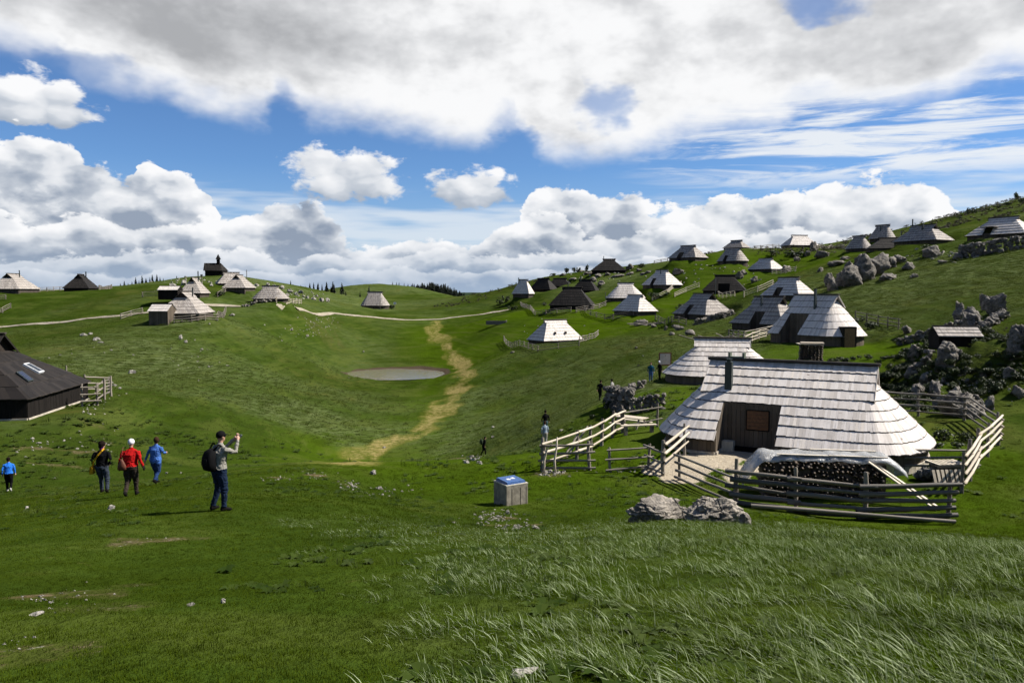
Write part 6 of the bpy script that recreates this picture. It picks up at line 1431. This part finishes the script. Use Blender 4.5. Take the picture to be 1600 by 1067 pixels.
def scatter(name, label, tufts, pts, scl, rot, cat='grass'):
    """one object: a cloud of points, each carrying one of the tufts"""
    me = bpy.data.meshes.new(name); me.vertices.add(len(pts)); me.vertices.foreach_set('co', np.asarray(pts, float).ravel())
    for nm, arr in (('scl', scl), ('rot', rot)): a = me.attributes.new(nm, 'FLOAT', 'POINT'); a.data.foreach_set('value', np.asarray(arr, float))
    o = link(name, me, None, 'stuff'); o['label'] = label; o['category'] = cat
    ng = bpy.data.node_groups.new(name, 'GeometryNodeTree'); ng.interface.new_socket('Geometry', in_out='INPUT', socket_type='NodeSocketGeometry'); ng.interface.new_socket('Geometry', in_out='OUTPUT', socket_type='NodeSocketGeometry')
    N_ = ng.nodes; gi, go = N_.new('NodeGroupInput'), N_.new('NodeGroupOutput'); iop = N_.new('GeometryNodeInstanceOnPoints'); jn = N_.new('GeometryNodeGeometryToInstance')
    for t in tufts:
        oi = N_.new('GeometryNodeObjectInfo'); oi.inputs['Object'].default_value = t; oi.inputs['As Instance'].default_value = True; ng.links.new(oi.outputs['Geometry'], jn.inputs[0])
    iop.inputs['Pick Instance'].default_value = True; ng.links.new(jn.outputs[0], iop.inputs['Instance']); ng.links.new(gi.outputs[0], iop.inputs['Points'])
    ri = N_.new('FunctionNodeRandomValue'); ri.data_type = 'INT'; ri.inputs['Max'].default_value = len(tufts) - 1; ri.inputs['Min'].default_value = 0
    ng.links.new([s_ for s_ in ri.outputs if s_.type == 'INT'][0], iop.inputs['Instance Index'])
    for nm, sock in (('scl', 'Scale'), ('rot', 'Rotation')):
        na = N_.new('GeometryNodeInputNamedAttribute'); na.data_type = 'FLOAT'; na.inputs['Name'].default_value = nm
        outp = [s_ for s_ in na.outputs if s_.enabled and s_.name == 'Attribute'][0]
        if nm == 'rot': cx_ = N_.new('ShaderNodeCombineXYZ'); ng.links.new(outp, cx_.inputs[2]); outp = cx_.outputs[0]
        ng.links.new(outp, iop.inputs[sock])
    ng.links.new(iop.outputs[0], go.inputs[0]); md = o.modifiers.new('grass', 'NODES'); md.node_group = ng; return o
nr = np.random.default_rng(3)
def grid_at(arr, x, y):
    r, a = np.hypot(x, y), np.degrees(np.arctan2(x, y)); i = np.clip(np.searchsorted(rad, r), 0, NR - 1); j = np.clip(np.round((a + 41) / .2).astype(int), 0, NF - 1); return arr[i, j]
def wedge(n, d0, d1, pw, umin=-.74, umax=.74):
    t = nr.random(n); D_ = (d0 ** pw + (d1 ** pw - d0 ** pw) * t) ** (1 / pw); u_ = nr.uniform(umin, umax, n); return u_ * D_, D_
def place(x, y): return np.c_[x, y, grid_at(GZ, x, y)]
def keep_out(x, y):
    k = np.ones(len(x), bool)
    ex, ey = math.cos(R(28.7)), -math.sin(R(28.7)); lx = (x - M_LOC[0]) * ex + (y - M_LOC[1]) * ey; ly = -(x - M_LOC[0]) * ey + (y - M_LOC[1]) * ex
    k &= ~((np.abs(ly) < 4.1) & (np.abs(lx) < 6.2)); return k
# short turf
tf = [tuft('turf_tuft', 500 + i, 26, .042, .12, 1.2, (-.25, .05, 0), .006, TURF, 2) for i in range(4)]
x, y = wedge(70000, 3.4, 34, .55); lg_ = grid_at(msk2, x, y)[:, 0]; cv = grid_at(msk, x, y).max(1); k = (cv < .28 + .2 * nr.random(len(x))) & keep_out(x, y) & (grid_at(mudm, x, y) < .2)
x, y = x[k], y[k]; scatter('short_grass', 'short mown-looking turf of the lawns', tf, place(x, y), nr.uniform(.6, 1.15, len(x)) * np.clip(y / 12, .8, 1.7), nr.uniform(0, 6.28, len(x)))
# broad-leaved weeds and taller tufts dotted over the lawns
def rosette(seed):
    r_ = random.Random(seed); mb = MB()
    for i in range(9):
        a = i * .7 + r_.uniform(-.3, .3); d = Vector((math.cos(a), math.sin(a), 0)); s_ = Vector((-d.y, d.x, 0)); l = r_.uniform(.05, .11); w = l * .28; m_ = d * l * .55 + Vector((0, 0, l * .45)); e_ = d * l + Vector((0, 0, l * .25)); uu = r_.random() * .7
        mb.face([(0, 0, 0), m_ - s_ * w, e_, m_ + s_ * w], [(uu, 0), (uu, .3), (uu, .6), (uu, .3)])
    return bpy.data.objects.new('rosette', mb.mesh('rosette', WEED, True))
WEED = blade_mat('weed_leaves', (.018, .034, .004), (.046, .068, .012), (.07, .09, .024), .25, .7, .05)
rs_ = [rosette(700 + i) for i in range(4)] + [tuft('rank_tuft', 710 + i, 14, .12, .06, .8, (-.3, .05, 0), .007, WEED, 3) for i in range(2)]
x, y = wedge(9000, 3.4, 60, .7); k = (fbm(x / 1.4, y / 1.4, 3, 240) + fbm(x / 6, y / 6, 2, 250) > .12) & keep_out(x, y) & (grid_at(msk, x, y).max(1) < .5)
x, y = x[k], y[k]; scatter('lawn_weeds', 'broad-leaved weeds and rank tufts dotted over the lawns', rs_, place(x, y), nr.uniform(.7, 1.6, len(x)) * np.clip(y / 20, 1., 2.5), nr.uniform(0, 6.28, len(x)), 'weeds')
# long silvery grass, combed to the left by the wind
lt = [tuft('long_tuft', 520 + i, 8, .145, .10, 1.1, (-.85, .10, 0), .0078, LONG, 4) for i in range(6)]
x, y = wedge(74000, 3.3, 26, .8); lg_ = grid_at(longm, x, y); cv = grid_at(msk, x, y).max(1)
clump = fbm(x / .55, y / .55, 3, 140) * .8 + fbm(x / 3.5, y / 3.5, 2, 150) * .45 + np.clip((x / np.maximum(y, 1) - .1) * .9, -.35, .35) + np.clip((y - 9) * .06, -.05, .5)
k = (lg_ > nr.uniform(.1, .9, len(x))) & (clump > nr.uniform(-.25, .48, len(x))) & (cv < .3) & keep_out(x, y)
x, y = x[k], y[k]; scatter('long_grass', 'long silvery wind-combed grass of the near slope', lt, place(x, y), nr.uniform(.5, 1.15, len(x)) * np.clip(1.15 - y / 40, .7, 1.1) * (1 + np.clip((x / np.maximum(y, 1)) * .5, -.2, .3)), nr.normal(0, .55, len(x)))
# heathery scrub on the outcrop and the upper hillside
HEATH = leaf_mat('heath_leaves', (.018, .017, .006), (.046, .042, .014), .2)
SC = [bpy.data.objects.new('scrub_clump', shrub_mesh(80 + i, 90)) for i in range(3)]
for o_ in SC: o_.data.materials.clear(); o_.data.materials.append(HEATH)
x, y = wedge(60000, 40, 330, .9); sm = grid_at(msk2, x, y)[:, 2]; pn_ = fbm(x / 3, y / 3, 3, 210) + fbm(x / 14, y / 14, 2, 220) * .8; k = (sm > .35) & (pn_ > .05)
for (cx, cy, r0, _z) in FLAT: k &= np.hypot(x - cx, y - cy) > r0
x, y = x[k], y[k]; scatter('scrub', 'low heathery scrub on the outcrop and the upper hillside', SC, place(x, y), nr.uniform(.12, .36, len(x)) * np.clip(y / 90, .7, 2.0), nr.uniform(0, 6.28, len(x)), 'scrub')
MS = [bpy.data.objects.new('mound_bush', me_) for me_ in SHB]
x, y = nr.uniform(22, 44, 3400), nr.uniform(44, 72, 3400); k = (fbm(x / 2.2, y / 2.2, 3, 230) + np.exp(-(((x - 31) / 8) ** 2 + ((y - 56) / 8) ** 2)) * .5 > .28)
for (cx, cy, r0, _z) in FLAT: k &= np.hypot(x - cx, y - cy) > r0 * 1.05
x, y = x[k], y[k]; scatter('mound_vegetation', 'dark low plants growing between the rocks of the right-hand outcrop', MS, place(x, y), nr.uniform(.15, .5, len(x)), nr.uniform(0, 6.28, len(x)), 'scrub')
# coarser tussocks over the slopes beyond
ct = [tuft('tussock', 540 + i, 20, .13, .30, .9, (-.5, .1, 0), .022, TUSS, 2) for i in range(3)]
x, y = wedge(110000, 28, 150, .6); lg_ = grid_at(msk2, x, y); cv = np.maximum(grid_at(msk, x, y).max(1), grid_at(mudm, x, y)); k = (nr.random(len(x)) < .25 + lg_[:, 0] * .7 - lg_[:, 1] * .3) & (cv < .2)
for (cx, cy, r0, _z) in FLAT: k &= np.hypot(x - cx, y - cy) > r0 * .98
k &= np.hypot(x - POND.x, y - POND.y) > POND_R * 1.05
x, y = x[k], y[k]; scatter('meadow_tussocks', 'grass tussocks covering the slopes of the bowl', ct, place(x, y), nr.uniform(.5, 1.2, len(x)) * np.clip(y / 60, .7, 1.6), nr.normal(0, .6, len(x)))
# ------------------------------------------------------------------ labels: things of one cluster are told apart by what they stand next to
bpy.context.view_layer.update()
_lm = [(o.matrix_world.translation.copy(), o['label']) for o in COL.objects if o.parent is None and o.get('category') in ('hut', 'shed', 'chapel')]
_short = {'big pale shingled hut with porch': 'the big fenced hut', 'rounded grey shingled hut': 'the rounded hut by the notice board', 'hut with round shingled cone': 'the stovepipe hut', 'grey hut with dark front slope': 'the grey hut behind the stovepipe hut', 'hut with brilliant white': 'the white-hipped hut above the stovepipe hut',
 'hut with brownish fan': 'the fan-hipped hut', 'low hut with black-grey': 'the lower of the twin huts', 'low beige shingled': 'the upper of the twin huts', 'black hut with steep': 'the steep black hut', 'black hut peeping': 'the hidden black hut', 'lone pale hut on': 'the lone meadow hut', 'small pale hut at the far': 'the small pale edge hut',
 'black hut next': 'the inner black edge hut', 'black hut at the right': 'the black hut of the edge cluster', 'black hut standing alone on the rocky': 'the black knoll hut', 'hut with grey front and pale': 'the hut above the sloping fence', 'black hut with wide': 'the black porch hut', 'grey and beige hut': 'the first skyline hut',
 'round-roofed': 'the round-roofed skyline hut', 'small hut half': 'the half-hidden skyline hut', 'two-tone': 'the two-tone hut', 'plain beige': 'the plain beige skyline hut', 'small grey rounded': 'the small rounded upper hut', 'topmost': 'the topmost hut', 'long dark brown': 'the long dark upper hut', 'largest hut': 'the largest upper hut', 'hut with lean-to': 'the lean-to hut at the right edge',
 'pale hut at the left edge': 'the pale left-edge hut', 'black hut alone': 'the black left skyline hut', 'grey hut with shed': 'the grey hut with shed', 'pale hut with long': 'the hut with long annex', 'grey hut partly': 'the grey hut below the chapel', 'pale hut with steep': 'the bright hut below the chapel', 'low broad': 'the low broad hut', 'lone beige': 'the saddle hut',
 'small pale-roofed shed': 'the small shed', 'long low pale': 'the long annex', 'small pitched': 'the rock shelter', 'large dark brown hut': 'the large dark hut', 'small black wooden': 'the chapel'}
def _nm(l): return next((v for k, v in _short.items() if l.startswith(k)), 'the hut')
_dups = {}
for o in COL.objects:
    if o.parent is None and o.get('group') and o.get('label') and o.get('category') in ('boulder', 'shrub', 'tree'): _dups.setdefault(o['label'], []).append(o)
_kind = {'boulder': ('boulder', 'rock'), 'shrub': ('bush', 'bush'), 'tree': ('spruce', 'spruce')}
_made = {}
_ord = ['', 'first', 'second', 'third', 'fourth', 'fifth', 'sixth', 'seventh', 'eighth', 'ninth', 'tenth', 'eleventh', 'twelfth', 'thirteenth', 'fourteenth', 'fifteenth', 'sixteenth', 'seventeenth', 'eighteenth', 'nineteenth', 'twentieth', 'twenty-first', 'twenty-second', 'twenty-third', 'twenty-fourth']
for lab, os_ in _dups.items():
    if os_[0]['category'] == 'tree' and 1 < len(os_) < 24:
        where = 'on the left skyline behind the chapel hill' if 'chapel' in lab else 'in the saddle between the two green hills' if 'saddle' in lab else 'before the dark wood on the far slope'
        for i, o in enumerate(sorted(os_, key=lambda o: o.location.x / o.location.y)): o['label'] = '%s spruce from the left %s' % (_ord[i + 1], where)
for lab, os_ in _dups.items():
    if len(os_) < 2 or len(os_) > 40 or os_[0]['category'] == 'tree': continue
    by = {}
    for o in os_:
        p = o.matrix_world.translation; q, l = min(_lm, key=lambda t: (t[0] - p).length); by.setdefault(_nm(l), []).append((o, p, q))
    adj = 'pale ' if 'pale' in lab or 'white' in lab else 'dark ' if ('dark' in lab and os_[0]['category'] != 'boulder') else 'grey ' if os_[0]['category'] == 'boulder' else 'low '
    noun = 'stone' if os_[0].name.startswith('stone') else _kind[os_[0]['category']][0]
    for hn, lst in by.items():
        lst.sort(key=lambda t: (t[1] - t[2]).length)
        for r_, (o, p, q) in enumerate(lst):
            side = 'behind' if p.y > q.y + 4 and abs(p.x - q.x) < 6 else 'below' if p.y < q.y - 3 and abs(p.x - q.x) < 8 else 'left of' if p.x < q.x else 'right of'
            d = (p - q).length; far_ = 'close ' if d < 9 else 'some way ' if d < 25 else 'far '
            k = '%s%s %s%s %s' % (adj, noun, far_, side, hn); n = _made.get(k, 0); _made[k] = n + 1
            o['label'] = k if n == 0 else '%s%s %s%s %s, %s outward' % (adj, noun, far_, side, hn, _ord[n + 1])
